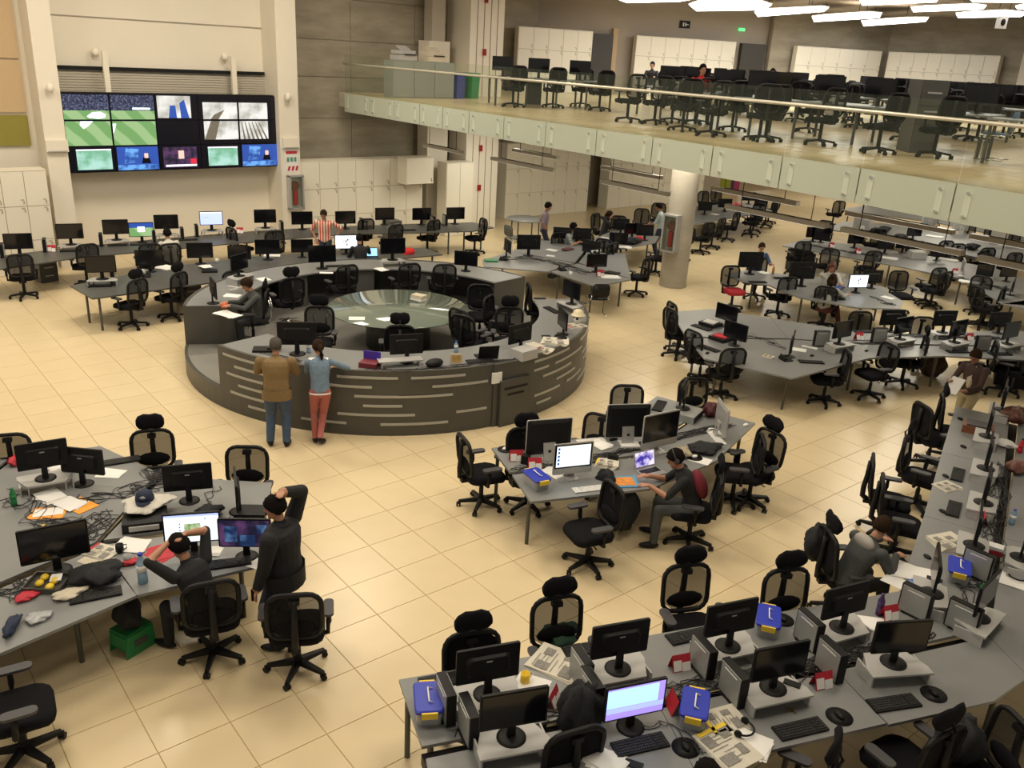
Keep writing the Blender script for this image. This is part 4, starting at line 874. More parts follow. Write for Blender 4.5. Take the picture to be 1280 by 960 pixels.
desk('workstation_desk', 'grey table with the lit screen, where three people sit', [SCL(p) for p in [
 [(18.2, 13.42), (19.2, 13.5), (20.0, 12.35), (18.33, 12.17), (18.02, 12.68)], [(20.0, 12.35), (20.9, 11.57), (21.0, 10.5), (20.58, 10.23), (18.45, 9.83), (17.97, 11.01), (18.33, 12.17)], [(20.58, 10.23), (20.04, 9.53), (19.29, 9.23), (18.45, 9.83)]]],
 [(18.3, 12.6), (18.2, 11.1), (19.3, 9.5), (20.3, 10.3), (19.0, 13.3)])
W_ROW = 'at the desk row along the screen wall'
desk('workstation_desk', 'long dark desk row in front of the screen wall', [SCL(p) for p in [
 [(1.2, 21.0), (4.9, 21.95), (4.9, 23.1), (1.2, 22.4)], [(4.9, 21.95), (7.2, 21.95), (7.2, 23.25), (4.9, 23.1)], [(7.2, 21.95), (9.6, 21.95), (9.7, 23.25), (7.2, 23.25)], [(9.6, 21.95), (12, 21.85), (12.1, 23.0), (9.7, 23.25)],
 [(12, 21.85), (13.6, 21.3), (14.2, 22.5), (12.1, 22.95)], [(13.6, 21.3), (15.5, 20.75), (16.5, 20.95), (16.4, 21.9), (14.2, 22.5)]]],
 [(3.0, 21.8), (7.2, 22.1), (9.4, 22.1), (9.9, 22.1), (12, 22.0), (13.4, 21.6), (15.4, 21.0), (16.2, 21.2), (14.9, 21.1)], m_=deskdark_m)
desk('workstation_desk', 'dark desk row between the screen wall and the round counter', [SCL(p) for p in [
 [(4.06, 19.4), (4.18, 18.21), (6.3, 18.35), (6.3, 20.15)], [(6.3, 18.35), (8.4, 18.5), (8.4, 20.3), (6.3, 20.15)], [(8.4, 18.6), (10.6, 18.65), (10.6, 20.1), (8.4, 20.3)], [(10.6, 18.65), (12.9, 18.5), (12.9, 19.4), (10.6, 20.1)]]],
 [(4.25, 18.95), (4.33, 18.3), (5.9, 18.35), (8.4, 18.6), (12.7, 18.7)], m_=deskdark_m)
R1, R2, R3 = 'in the second row from the gallery lamps', 'in the row under the gallery', 'in the far row under the gallery'
desk('workstation_desk', 'grey desk row under the gallery, nearest of the far rows', [SCL(p) for p in [[(23.07, 15.04), (24.9, 15.4), (25.6, 13.7), (23.5, 13.1)], [(23.5, 13.1), (25.6, 13.7), (26.2, 12), (23.8, 11.8)], [(23.8, 11.8), (26.2, 12), (26.4, 10.1), (24.0, 9.9)], [(24.0, 9.9), (26.4, 10.1), (24.8, 7.8), (22.7, 7.7), (22.2, 8.17)], [(22.2, 8.17), (24.6, 7.8), (24, 5), (22.5, 5)]]],
 [(23.2, 14.8), (23.9, 12.0), (22.6, 8.1), (24, 10)])
desk('workstation_desk', 'grey desk row under the gallery, middle of the far rows', [SCL(p) for p in [[(27.2, 16.2), (29.3, 16.7), (31.7, 14.9), (27.5, 14)], [(27.5, 14), (31.7, 14.9), (31.5, 12.3), (27.6, 12)], [(27.6, 12), (31.5, 12.3), (30.2, 10), (27.5, 9.8)], [(27.4, 9.8), (28.6, 10), (28, 7), (26.8, 7)]]], [(27.1, 15.9), (27.5, 12), (28.5, 12)])
desk('workstation_desk', 'grey desk row under the gallery, farthest of the far rows', [SCL(p) for p in [[(31.8, 18.4), (33.8, 18.6), (34.2, 15.5), (32.8, 15)], [(32.8, 15), (34.2, 15.5), (33.6, 11), (32.2, 11)]]], [(31.9, 18.1), (33, 15)])
desk('workstation_desk', 'grey desk right of the concrete column with chairs around', [SCL(p) for p in [[(22.3, 18.6), (25.0, 18.9), (28.6, 19.3), (29.4, 20.9), (26.8, 21.3), (24.0, 20.6), (22.4, 19.6)]]], [(22.6, 18.9), (27.0, 20.2)])

# round counter on its platform
RC = (8.58, 14.0); RO, RI_ = 3.84, 2.88; ZP = .33; ZR = 1.075
def arc(r, a0, a1, n): return [(r*cos(radians(a0+(a1-a0)*k/n)), r*sin(radians(a0+(a1-a0)*k/n))) for k in range(n+1)]
ring = thing('round_counter', 'large round dark grey counter with pale metal strips', 'counter', (RC[0], RC[1], 0))
b = MB(); b.prism(arc(RO-.03, 0, 360, 72)[:-1], 0, ZP); ob('platform', b.mesh('platform', ringin_m), ring)
def ringseg(a0, a1, n, ri, ro, z0, z1, nm, m_, par=ring, lb=None):
    b = MB(); b.prism(arc(ro, a0, a1, n)+arc(ri, a1, a0, n), z0, z1); return ob(nm, b.mesh(nm, m_), par, label=lb)
for a0, a1 in ((-168, -140), (-140, -112), (-112, -84), (-84, -56), (-56, -22)): ringseg(a0, a1, 9, RI_, RO-.03, ZR-.03, ZR, 'countertop', desk_m)
for a0, a1 in ((8, 45), (45, 82), (82, 119), (119, 154)): ringseg(a0, a1, 9, RI_, RO-.03, ZR-.03, ZR, 'countertop', desk_m)
for a0, a1 in ((-168, -96.5), (-96.5, -84), (-84, -22)): ringseg(a0, a1, 20, RO-.05, RO+(.03 if a1 == -84 else 0), .0, ZR+.012, 'curved_wall', ringwall_m)
ringseg(8, 154, 40, RO-.05, RO, .0, ZR+.012, 'curved_wall', ringwall_m)
ringseg(154, 192, 12, RO-.05, RO, .0, ZP+.01, 'step_edge', ringwall_m)
for a in (-168, -22, 8, 154):
    b = MB(); ca, sa = cos(radians(a)), sin(radians(a)); b.box((ca*(RI_+RO)/2, sa*(RI_+RO)/2, ZR/2+.16), (RO-RI_, .04, ZR-.33), radians(a)); ob('end_panel', b.mesh('end_panel', ringwall_m), ring)
for a in (45, 70, 100, 125, -150, -110, -60): 
    b = MB(); ca, sa = cos(radians(a)), sin(radians(a)); b.box((ca*(RI_+.35), sa*(RI_+.35), ZP+.35), (.5, .4, .68), radians(a)); ob('cabinet', b.mesh('cabinet', deskdark_m), ring)
for a0, a1 in ((165, 191),): ringseg(a0, a1, 8, 3.2, RO-.06, ZP, ZP+.02, 'landing', mat('step_grey', (.2, .2, .18), .7)); ringseg(a0, a1, 8, RO-.9, RO-.88, ZP, ZP+.16, 'step_riser', ringwall_m)
strips = []
rows = [ZR-.10-k*.155 for k in range(7)]
rnd = random.Random(4)
pat = {0: [(-166, -150), (-134, -120), (-117, -104), (-84, -68), (-60, -49), (-36, -25)], 1: [(-162, -148), (-140, -126), (-112, -98), (-92, -78), (-75, -58), (-43, -34)], 2: [(-165, -153), (-130, -112), (-120, -107), (-80, -66), (-57, -47), (-33, -26)],
       3: [(-161, -146), (-128, -119), (-96, -92), (-74, -63), (-55, -43)], 4: [(-164, -147), (-134, -116), (-106, -98), (-83, -72), (-68, -57), (-48, -38)], 5: [(-158, -152), (-143, -132), (-124, -108), (-60, -48), (-90+8, -76)], 6: [(-150, -138), (-112, -99), (-77, -60), (-56, -44)]}
for r, L in pat.items():
    z = rows[r]
    if z < .08: continue
    for a0, a1 in L:
        if a0 > -98 and a1 < -84: continue
        ringseg(a0, a1, max(2, int((a1-a0)/3)), RO-.01, RO+.012, z-.02, z+.02, 'metal_strip', slat_m)
b = MB(); a = radians(-90.5); ca, sa = cos(a), sin(a); b.box((ca*(RO+.06), sa*(RO+.06), .40), (.05, .62, .8), a); hp = ob('hatch', b.mesh('hatch', ringwall_m), ring)
b = MB()
for z, w_ in ((.66, .48), (.55, .34)): b.box((ca*(RO+.088), sa*(RO+.088), z), (.01, w_, .035), a)
ob('vent_slot', b.mesh('vent_slot', blk_m), hp)
b = MB(); a = radians(-95.8); b.box((cos(a)*(RO+.035), sin(a)*(RO+.035), .86), (.03, .18, .18), a); ob('light_switch', b.mesh('light_switch', paper_m), ring)
# round glass table
gt = thing('round_glass_table', 'round table with green tinted glass top inside the counter', 'table', (8.56, 13.72, ZP))
b = MB(); b.lathe([(.01, ZR-ZP-.02), (1.34, ZR-ZP-.02), (1.345, ZR-ZP-.01), (1.34, ZR-ZP), (.01, ZR-ZP)], n=56); ob('glass_top', b.mesh('glass_top', glasstop_m), gt)
b = MB(); b.lathe([(.62, 0), (.62, ZR-ZP-.02)], n=40); ob('drum_base', b.mesh('drum_base', ringwall_m), gt)
c = P(523, 375, ZR); bk = thing('book_stack', 'stack of thick paperbacks on the round glass table', 'books', tuple(c), .3)
for k in range(3): b = MB(); b.box((k*.01, 0, .02+k*.035), (.19, .27, .033), .05*k); ob('book', b.mesh('book', [paper_m, news_m, MATS['newsprint_plain'] if 'newsprint_plain' in MATS else cream_m][k]), bk)
paper(446, 398, 'white sheet lying on the left of the round glass table', rz=60, z=ZR)

# ---------------------------------------------------------------- chairs
ch = chair
W = 'at the left edge desk'
ch(187, 521, 'H', 250, True, 0, W); ch(308, 561, 'b', 235, False, 0, W); ch(8, 546, 'b', 250, False, 0, W)
ch(267, 812, 'h', 75, False, 0, W, far=False); ch(373, 826, 'h', 62, False, 0, W); ch(30, 934, 'h', -8, False, 0, W)
W = 'around the middle desk'
ch(601, 624, 'h', -15, False, 0, W); ch(658, 519, 'H', 245, True, 0, W, 'solid'); ch(734, 699, 'h', 165, False, 0, W, 'solid'); ch(752, 521, 'b', 205, False, 0, W); ch(785, 484, 'b', 235, False, 0, W)
ch(868, 475, 'b', 245, False, 0, W); ch(969, 524, 'H', 175, True, 0, W); ch(915, 622, 'h', 135, False, 0, W, 'solid'); ch(861, 671, 'h', 130, True, 0, W, 'solid')
W = A1
ch(591, 768, 'H', 250, True, 0, W, 'solid'); ch(699, 725, 'H', 250, True, 0, W); ch(863, 686, 'H', 245, True, 0, W); ch(989, 692, 'H', 245, True, 0, W); ch(1041, 646, 'H', 325, True, 0, W, 'solid')
W = 'left of the right edge desk arm'
ch(1105, 600, 'b', 300, False, 0, W, 'solid'); ch(1140, 528, 'H', 285, True, 0, W); ch(1156, 508, 'b', 330, False, 0, W, 'solid'); ch(1183, 482, 'H', 300, True, 0, W); ch(1110, 625, 's', 300, False, 0, W)
W = A2
ch(1193, 890, 'H', 80, True, 0, W, 'solid'); ch(1049, 925, 'H', 110, True, 0, W, 'solid'); ch(1275, 905, 'b', 150, False, 0, W); ch(720, 915, 'b', 75, False, 0, W, 'solid')
W = 'around the bare grey desk right of centre'
ch(846, 440, 'h', -15, False, 0, W); ch(841, 380, 'b', -25, False, 0, W); ch(874, 471, 'h', -10, False, 0, W); ch(900, 491, 'h', 65, False, 0, W)
ch(1029, 498, 'h', 135, False, 0, W); ch(1086, 491, 'h', 160, False, 0, W); ch(1127, 476, 'h', 125, True, 0, W); ch(1077, 391, 'b', 235, False, 0, W); ch(1155, 398, 'b', 235, False, 0, W); ch(1212, 482, 'h', 120, False, 0, W); ch(1262, 462, 's', 100, False, 0, W)
W = 'around the table with the lit screen'
ch(914, 382, 'h', 245, False, 0, W, 'red'); ch(971, 390, 'h', 65, False, 0, W); ch(1027, 404, 'h', 25, False, 0, W); ch(1125, 340, 'b', 235, False, 0, W); ch(945, 350, 's', 220, False, 0, W); ch(1078, 333, 'b', 255, False, 0, W)
W = 'by the rows under the gallery'
for x, y, m_, f in [(1156, 375, 'h', 70), (1184, 341, 'b', 80), (1221, 388, 'h', 10), (1093, 315, 'b', 60), (1005, 303, 'b', 60), (1039, 312, 'b', 40), (1050, 252, 'b', 60), (1033, 277, 'b', 200), (1100, 287, 'b', 60), (1184, 302, 'b', 60), (1199, 306, 'b', 240), (1236, 311, 'b', 60), (1270, 317, 'b', 60), (1213, 280, 'b', 240), (1240, 285, 'b', 240), (1268, 290, 'b', 230), (1100, 245, 'b', 60), (1255, 360, 'b', 100), (1224, 405, 'h', 330)]: ch(x, y, m_, f, False, 0, W)
W = 'right of the concrete column'
for x, y, m_, f in [(875, 313, 'h', 80), (889, 307, 'h', 100), (908, 298, 'h', 100), (937, 292, 'h', 70), (960, 276, 'h', 90), (880, 240, 'b', 250), (896, 237, 'b', 250), (950, 255, 'b', 190), (958, 268, 's', 100)]: ch(x, y, m_, f, False, 0, W)
W = 'left of the concrete column'
for x, y, m_, f in [(795, 364, 'h', 100), (819, 339, 'h', 90), (720, 286, 'b', 200), (732, 292, 'b', 210), (755, 300, 'b', 200), (745, 268, 'b', 280), (774, 271, 'b', 230), (803, 262, 'b', 230), (824, 255, 'b', 230), (700, 292, 'b', 250), (766, 305, 'b', 100), (852, 306, 's', 90)]: ch(x, y, m_, f, False, 0, W)
W = 'in front of the screen wall desks'
for x, y, m_, f, hd in [(31, 367, 'h', 80, False), (109, 352, 'h', 95, False), (187, 306, 'b', 80, False), (212, 306, 'b', 90, False), (289, 286, 'b', 10, True), (343, 290, 'b', 80, False), (453, 312, 'h', 85, False), (495, 282, 'b', 95, False), (534, 313, 'h', 100, False), (593, 313, 'h', 170, False)]: ch(x, y, m_, f, hd, 0, W)
W = 'at the desk row behind the round counter'
for x, y, m_, f, hd in [(165, 403, 'h', 115, True), (215, 393, 'h', 120, True), (292, 340, 'b', 90, False), (490, 300, 'b', 250, False), (438, 298, 'b', 250, False)]: ch(x, y, m_, f, hd, 0, W)
W = 'inside the round counter'
for x, y, m_, f, hd, v_ in [(361, 401, 'h', 85, True, 'silver'), (317, 424, 'h', 150, True, 'silver'), (399, 385, 'b', 235, True, 'silver'), (434, 333, 'b', 90, False, 'silver'), (512, 331, 'b', 80, False, 'silver'), (556, 332, 'b', 65, False, 'silver'), (599, 418, 'h', 235, False, 'solid'), (500, 394, 'H', 60, True, 'solid'), (579, 396, 'b', 20, False, ''), (638, 372, 'H', 235, True, ''), (676, 388, 's', 330, False, 'solid'), (626, 408, 's', 300, False, 'solid'), (586, 420, 's', 10, False, '')]: ch(x, y, m_, f, hd, ZP, W, v_)
W = 'on the gallery behind the glass'
for x, y, f in [(641, 129, 80), (691, 130, 70), (749, 134, 75), (726, 129, 60), (784, 147, 80), (818, 150, 70), (853, 158, 60), (888, 164, 70), (915, 158, 60), (949, 170, 50), (957, 170, 80), (1024, 175, 70), (1097, 185, 75), (1167, 190, 60), (1221, 172, 60), (1066, 150, 230), (870, 150, 80), (840, 148, 60), (1010, 160, 60), (1130, 170, 60)]: ch(x, y, 'h', f, False, ZM, W, 'solid' if x % 2 else '')

# visitor chairs
def visitor(x, y, fac, label, m_, z0=0, cant=False):
    c = P(x, y, z0+.45); t = thing('visitor_chair', label, 'chair', (c.x, c.y, z0), radians(fac)); b = MB(); b.loft([[(a+.0, e, z) for a, e in rrect(.42, .42, .1)] for z in (.44, .47)]); ob('seat', b.mesh('seat', m_), t)
    b = MB(); b.loft([[(-.22-.1*(z-.5), y_*1, z) for y_, z in [(a*1, e+.68) for a, e in rrect(.42, .34, .09)]], [(-.24-.1*(z-.5), y_, z) for y_, z in [(a, e+.68) for a, e in rrect(.42, .34, .09)]]]); ob('backrest', b.mesh('backrest', m_), t)
    for s_ in (1, -1):
        b = MB()
        if cant: b.tube([(-.22, s_*.2, .55), (-.2, s_*.22, .44), (.2, s_*.22, .44), (.22, s_*.22, .02), (-.25, s_*.22, .02)], .012, 6)
        else: b.tube([(-.25, s_*.22, .01), (-.2, s_*.19, .44), (.18, s_*.19, .44), (.24, s_*.22, .01)], .012, 6)
        ob('frame_side', b.mesh('frame_side', chrome_m), t)
visitor(643, 297, 0, 'grey visitor chair left of the small round table', mat('grey_shell', (.12, .13, .12), .5)); visitor(686, 300, 120, 'grey visitor chair behind the man in pale purple', MATS['grey_shell'])
visitor(747, 372, 60, 'black cantilever chair with chrome frame by the grey table', blk_m, cant=True); visitor(1245, 168, 100, 'blue plastic chair at the right end of the gallery', mat('translucent_blue_plastic', (.06, .16, .30), .3, alpha=.8), ZM, cant=True)
c = P(657, 273, .745); t = thing('round_table', 'small grey round table beside the grey visitor chair', 'table', (c.x, c.y, 0)); b = MB(); b.lathe([(.01, .715), (.62, .715), (.62, .745), (.01, .745)], n=32); ob('tabletop', b.mesh('tabletop', desk_m), t)
for k in range(4): b = MB(); a = k*pi/2+.4; b.cyl((cos(a)*.5, sin(a)*.5, 0), (cos(a)*.5, sin(a)*.5, .715), .022, n=8); ob('leg', b.mesh('leg', leg_m), t)
# ---------------------------------------------------------------- things on the desks
m = monitor
WA = 'on the bottom right desks'
for x, y, f, r in [(608, 866, 70, 1), (771, 834, 70, 1), (908, 806, 72, 1), (1050, 783, 75, 1)]: m(x, y, f, rz=r, where='on the bottom right desks', badge=True, ex=' seen from behind')
for x, y, f in [(1162, 741, 118), (1215, 681, 112), (1227, 628, 110), (1230, 585, 110), (1232, 545, 110), (1250, 512, 110)]: m(x, y, f, rz=True, where='on the right edge desk arm')
for x, y, f, k, r in [(640, 924, 248, 'off', 1), (789, 911, 250, 'lilac', 0), (968, 862, 250, 'off', 1), (1118, 830, 240, 'off', 1), (1225, 773, 275, 'off', 1), (1279, 698, 290, 'off', 1)]: m(x, y, f, kind=k, rz=r, where='at the front of the bottom right desks')
for x, y, f in [(557, 893, 252), (585, 920, 252), (725, 855, 252), (737, 883, 252), (876, 838, 252), (914, 872, 252), (1008, 805, 252), (1035, 842, 252), (1141, 768, 272), (1200, 788, 272), (1218, 720, 272)]: tower(x, y, f, WA)
for x, y, f in [(557, 851, 70), (733, 812, 70), (862, 796, 72), (1165, 738-2, 110) , (800, 932, 250), (1000, 912, 250), (1117, 880, 245), (1197, 594, 290), (1192, 637, 290)]: keyboard(x, y, f+180, WA)
for x, y, pd in [(538, 858, 1), (853, 799, 0), (857, 935, 1), (1049, 896, 1), (1167, 868, 1), (978, 775, 1), (1200, 524, 0), (1204, 559, 0), (1182, 596, 0), (1178, 640, 0), (1159, 697, 0)]: mouse(x, y, 70, WA, pad=bool(pd))
tub(535, 890, 60, 'blue lidded storage tub at the left end of the bottom right desks'); tub(866, 897, 35, 'blue lidded storage tub on the front half, beside the lilac monitor'); tub(958, 786, 35, 'blue lidded storage tub on the back half, right of the mouse'); tub(1196, 722, 25, 'blue lidded storage tub between monitors at the bend of the desk')
calendar(690, 880, 300, 'red tent calendar behind the second front monitor, left side'); calendar(849, 835, 250, 'red tent calendar beside the silver tower, back half'); calendar(1026, 857, 250, 'red tent calendar standing between two front silver towers'); calendar(1110, 772, 250, 'red calendar beside the purple bottle'); calendar(1228, 655, 300, 'red tent calendar between monitors on the right desk arm'); calendar(842, 886, 330, 'red tent calendar behind the lilac monitor')
newspaper(697, 830, 'open newspaper with pictures lying at the back left', 20, s=1.25, colr=False); newspaper(908, 935, 'newspaper with yellow masthead at the front edge', -10, s=1.15); newspaper(905, 902, 'yellow headed newspaper tucked under the headphones', 70, s=.9); newspaper(1185, 681, 'folded stack of newspapers on the right desk arm', 60, n=8, colr=False); newspaper(1184, 609, 'thin folded newspaper beside the keyboard, right desk arm', 75, n=3, colr=False, s=.8)
paper(665, 855, 'white sheet beside the yellow mug', rz=30); paper(1140, 716, 'white papers under the seated man\'s hand', sx=.3, sy=.42, rz=20, n=4); paper(1122, 728, 'white sheet nearest the seated man', rz=5); paper(757, 950, 'white notepad at the bottom edge beside the keyboard', sx=.2, sy=.3, n=5, rz=20); paper(937, 930, 'white papers under the headphones', n=4, sx=.25, sy=.3, rz=10); paper(1094, 780, 'crumpled white papers beside the red calendar', n=3, rz=40); paper(1275, 728, 'white papers at the right edge near the headset', sx=.3, sy=.4, n=3, rz=10)
bottle(1098, 768, 'dark purple bottle between the seated man and the calendar', h=.24, m_=purple_m, capm=purple_m); bottle(1228, 748-8, 'short green bottle by the right towers', h=.1, m_=green_m, capm=green_m) ; bottle(1264, 655, 'small blue water bottle by the right edge', h=.2)
bottle(800+5, 812+8, 'green bottle behind the third back monitor', h=.2, m_=green_m, capm=green_m) if False else None
def mug(x, y, label, m_, z=.745, r=.04, h=.09):
    c = P(x, y, z); t = thing('mug', label, 'mug', tuple(c)); b = MB(); b.lathe([(.01, 0), (r, 0), (r, h), (r*.88, h), (r*.85, .01), (.01, .01)], n=16); ob('cup', b.mesh('cup', m_), t); b = MB(); b.tube([(r, 0, h*.8), (r*1.7, 0, h*.75), (r*1.7, 0, h*.3), (r, 0, h*.2)], .006, 5); ob('handle', b.mesh('handle', m_), t)
mug(656, 852, 'yellow mug beside the open newspaper', yellow_m); mug(1140, 735, 'pale blue cup by the seated man', mat('pale_blue_cup', (.2, .35, .75), .4)); mug(150, 690, 'black mug beside the tall water bottle', blk_m); 
def headset(x, y, label, rz=0, z=.745, m_=None):
    c = P(x, y, z); t = thing('headphones', label, 'headphones', tuple(c), radians(rz)); b = MB(); b.tube([(.09*cos(a), .09*sin(a), .02) for a in [pi*k/10 for k in range(11)]], .009, 6); ob('band', b.mesh('band', m_ or blk_m), t)
    for s_ in (1, -1): b = MB(); b.ell((s_*.09, -.01, .02), (.018, .035, .035), 10, 6); ob('ear_cup', b.mesh('ear_cup', m_ or blk_m), t)
headset(928, 912, 'black headphones lying on the newspaper', 200, .765); headset(1272, 722, 'black headset on white papers at the right edge', 90, .757)
lump('backpack', 'black backpack slumped over the chair at the bottom edge', 'bag', 722, 925, (.42, .34, .55), blkc, .55, 20)
lump('jacket', 'dark green jacket lying on the chair behind the newspaper', 'jacket', 700, 800, (.4, .3, .14), fab('dark_green_cloth', (.012, .05, .03)), .52)
lump('jacket', 'black jacket hung over the chair behind the seated man', 'jacket', 1020, 700, (.36, .34, .45), blkc, .55, 20, 31); lump('jacket', 'black jacket over the chair at the bottom, right of the mouse pad', 'jacket', 1192, 945, (.42, .36, .4), blkc, .5, 20, 32)
lump('snack_bag', 'red packet behind the leftmost back monitors', 'packet', 20, 580, (.16, .2, .1), red_m, seed=41); lump('tissue', 'white crumpled tissue behind the leaning monitors', 'tissue', 78, 590, (.3, .2, .1), paper_m, seed=42); paper(120, 700, 'flesh coloured flyer left of the black mug', rz=30, m_=cream_m)
phone(60+10, 770, 60, 'small black phone at the left desk front', z=.745) if False else None
paper(259, 690, 'white notes under the web page monitor', n=4, rz=50, sx=.15); lump('cloth', 'dark crumpled cloth behind the left desk tower', 'cloth', 262, 645, (.3, .2, .12), blkc, seed=43)
t = thing('wooden_box', 'brown wooden box with papers on the right desk arm', 'box', tuple(P(1222, 540, .745)), .3); b = MB(); b.box((0, 0, .06), (.32, .42, .12)); ob('box', b.mesh('box', wood_m), t); b = MB(); b.box((0, 0, .13), (.26, .34, .02), .1); ob('papers', b.mesh('papers', grayarm_m), t)
lump('handbag', 'brown leather handbag at the far end of the right desk arm', 'bag', 1268, 528, (.45, .36, .26), brownleather_m, seed=3); lump('handbag', 'brown bag behind the cable channel, right desk arm', 'bag', 1270, 590, (.35, .25, .16), brownleather_m, seed=5)
bottle(1274, 566, 'red and black drink bottle at the right edge', h=.22, m_=red_m, capm=blk_m)
c = P(1243, 690, .76); t = thing('medicine_box', 'small white and red box on the cable channel', 'box', tuple(c), .3); b = MB(); b.box((0, 0, .06), (.12, .16, .05)); ob('lid', b.mesh('lid', paper_m), t); b = MB(); b.box((0, 0, .02), (.12, .16, .06)); ob('side', b.mesh('side', red_m), t)
lump('plastic_bag', 'crumpled white plastic bag between right arm monitors', 'bag', 1256, 558, (.22, .3, .1), paper_m, seed=9)
cables([(560, 915), (700, 893), (790, 880), (860, 862), (940, 848), (1040, 828), (1120, 808), (1170, 785)], 'black cables tangled along the bottom right desk channel', n=22, spread=.14)
cables([(1190, 765), (1215, 735), (1240, 690), (1247, 630), (1258, 570)], 'dark cables tangled along the right arm channel', n=20, spread=.16, seed=4)
cables([(790, 915), (830, 905), (870, 930), (880, 950)], 'thin cables from the lilac monitor', n=3, spread=.05, seed=6)
c = P(990, 855, .873); thing('mobile_phone', 'mobile phone on the third front monitor riser', 'phone', tuple(c), .4, None, (lambda b: b.box((0, 0, .006), (.07, .14, .01)).mesh('mobile_phone', blk_m))(MB()))
c = P(792, 956, .745); thing('mobile_phone', 'dark mobile phone by the hand at the bottom edge', 'phone', tuple(c), .5, None, (lambda b: b.box((0, 0, .006), (.07, .14, .01)).mesh('mobile_phone', blk_m))(MB()))
c = P(989, 888, .745); t = thing('key_ring', 'bunch of brass keys below the third front monitor', 'keys', tuple(c))
for k in range(4): b = MB(); b.box((.03, 0, .004), (.05, .012, .003)); b.box((0, 0, .004), (.02, .022, .003)); o_ = ob('key', b.mesh('key', mat('brass', (.6, .45, .12), .3, metal=1)), t, (0, 0, .002*k), k*1.5)

# left desk
WB = 'on the left edge desk'
m(57, 597, 82, rz=True, where=WB, ex=' seen from behind', badge=True); m(106, 604, 45, where=WB, ex=' seen from behind', badge=True); m(237, 625, 68, where=WB, ex=' seen from behind', badge=True)
m(243, 692, 245, kind='page', rz=False, where=WB, sc=1.05); m(73, 715, 262, where=WB, sc=1.15); m(308, 697, 235, kind='dim', where=WB); m(297, 640, 160, rz=False, where=WB, ex=' seen edge on')
laptop(317, 634, 235, 'closed black laptop behind the standing man in black', kind='off', open_=False)
keyboard(151, 577, 260, WB); keyboard(120, 745, 258, WB); keyboard(285, 705, 250, WB); keyboard(326, 640, 240, WB); mouse(298, 705, 250, WB, pad=False)
thing('folded_shirt', 'folded white shirt under the navy cap', 'cloth', tuple(P(184, 628, .80)), .3, None, (lambda b: [b.box((0, 0, .0+.012*k), (.42-.03*k, .5-.04*k, .012), .25*k) for k in range(4)] and b)(MB()).mesh('folded_shirt', whitec)) if False else None
lump('folded_shirt', 'white shirt heaped under the navy cap', 'cloth', 184, 632, (.52, .42, .08), whitec, .86, seed=2)
c = P(181, 624, .94); t = thing('cap', 'navy cap with badge lying on the white shirt', 'cap', tuple(c), 4.2); b = MB(); b.lathe([(.10, 0), (.098, .04), (.08, .085), (.04, .11), (.005, .115)], n=18); ob('crown', b.mesh('crown', mat('navy_cloth', (.015, .025, .06), .8)), t); b = MB(); b.loft([[(.06+.11*cos(a)*k, .08*sin(a), .005+.012*k2) for a in [pi*q_/8-pi/2 for q_ in range(9)]] for k, k2 in ((1, 0), (1, .6))]); ob('peak', b.mesh('peak', MATS['navy_cloth']), t); b = MB(); b.ell((.088, 0, .06), (.01, .03, .02), 8, 6); ob('badge', b.mesh('badge', riser_m), t)
t = thing('printer', 'black desktop printer under the white shirt', 'printer', tuple(P(182, 655, .745)), radians(-20)); b = MB(); b.box((0, 0, .055), (.44, .36, .11)); ob('body', b.mesh('body', blk_m), t); b = MB(); b.box((0, -.19, .06), (.3, .03, .05)); ob('paper_tray', b.mesh('paper_tray', riser_m), t)
t = thing('envelope', 'orange envelope with papers among the left desk clutter', 'envelope', tuple(P(60, 642, .745)), radians(60)); b = MB(); b.box((0, 0, .004), (.25, .36, .006)); ob('envelope', b.mesh('envelope', orange_m), t); b = MB(); b.box((.02, 0, .010), (.17, .30, .003), .2); ob('sheet', b.mesh('sheet', paper_m), t)
thing('envelope', 'orange red folder under white sheets, left desk', 'folder', tuple(P(100, 632, .745)), radians(20), None, (lambda b: b.box((0, 0, .004), (.25, .34, .006)).mesh('envelope', orange_m))(MB())); paper(88, 630, 'white sheets with coloured stripes on the orange folder', rz=35, n=3, z=.755)
paper(62, 621, 'white cloth-like sheets left of the orange envelope', rz=20, n=4, sx=.25, sy=.3); paper(56, 658, 'small yellow note below the orange envelope', .07, .09, 20, m_=yellow_m); newspaper(127, 691, 'colour magazine open beside the black bag', 30, s=.8, colr='r'); paper(165, 682, 'white papers beside the black mug', rz=50, n=5, sx=.25, sy=.32); paper(200, 692, 'red and white leaflets behind the tall bottle', rz=10, n=2, m_=red_m); paper(322, 705, 'white leaflet at the desk end by the standing man', rz=20, n=2, sx=.15); paper(140, 592, 'white sheets under the keyboard at the back', rz=50, n=2)
lump('handbag', 'crumpled black leather bag on the left desk', 'bag', 123, 725, (.46, .36, .16), blkc, seed=1)
bottle(179, 728, 'tall clear blue water bottle on the left desk', h=.33, r=.048); bottle(18, 632, 'green drink bottle at the left edge', h=.22, m_=green_m, capm=green_m); mug(160, 703, 'clear plastic cup beside the tall bottle', clear_m)
lump('snack_bag', 'red snack packet near the tall bottle', 'packet', 163, 705, (.2, .09, .05), red_m, seed=8); lump('snack_bag', 'pink and red packet at the left desk front', 'packet', 33, 748, (.2, .14, .05), red_m, seed=8); lump('plastic_bag', 'clear sandwich bag on the left desk front', 'bag', 48, 774, (.22, .16, .05), clear_m, seed=11)
lump('pencil_case', 'dark blue pencil case at the left desk front edge', 'case', 15, 787, (.3, .11, .09), mat('navy_cloth', (.01, .015, .05)), rz=60, seed=12)
t = thing('food_tray', 'open box of snacks beside the black bag', 'box', tuple(P(60, 732, .745)), .9); b = MB(); b.box((0, 0, .012), (.28, .34, .02)); 
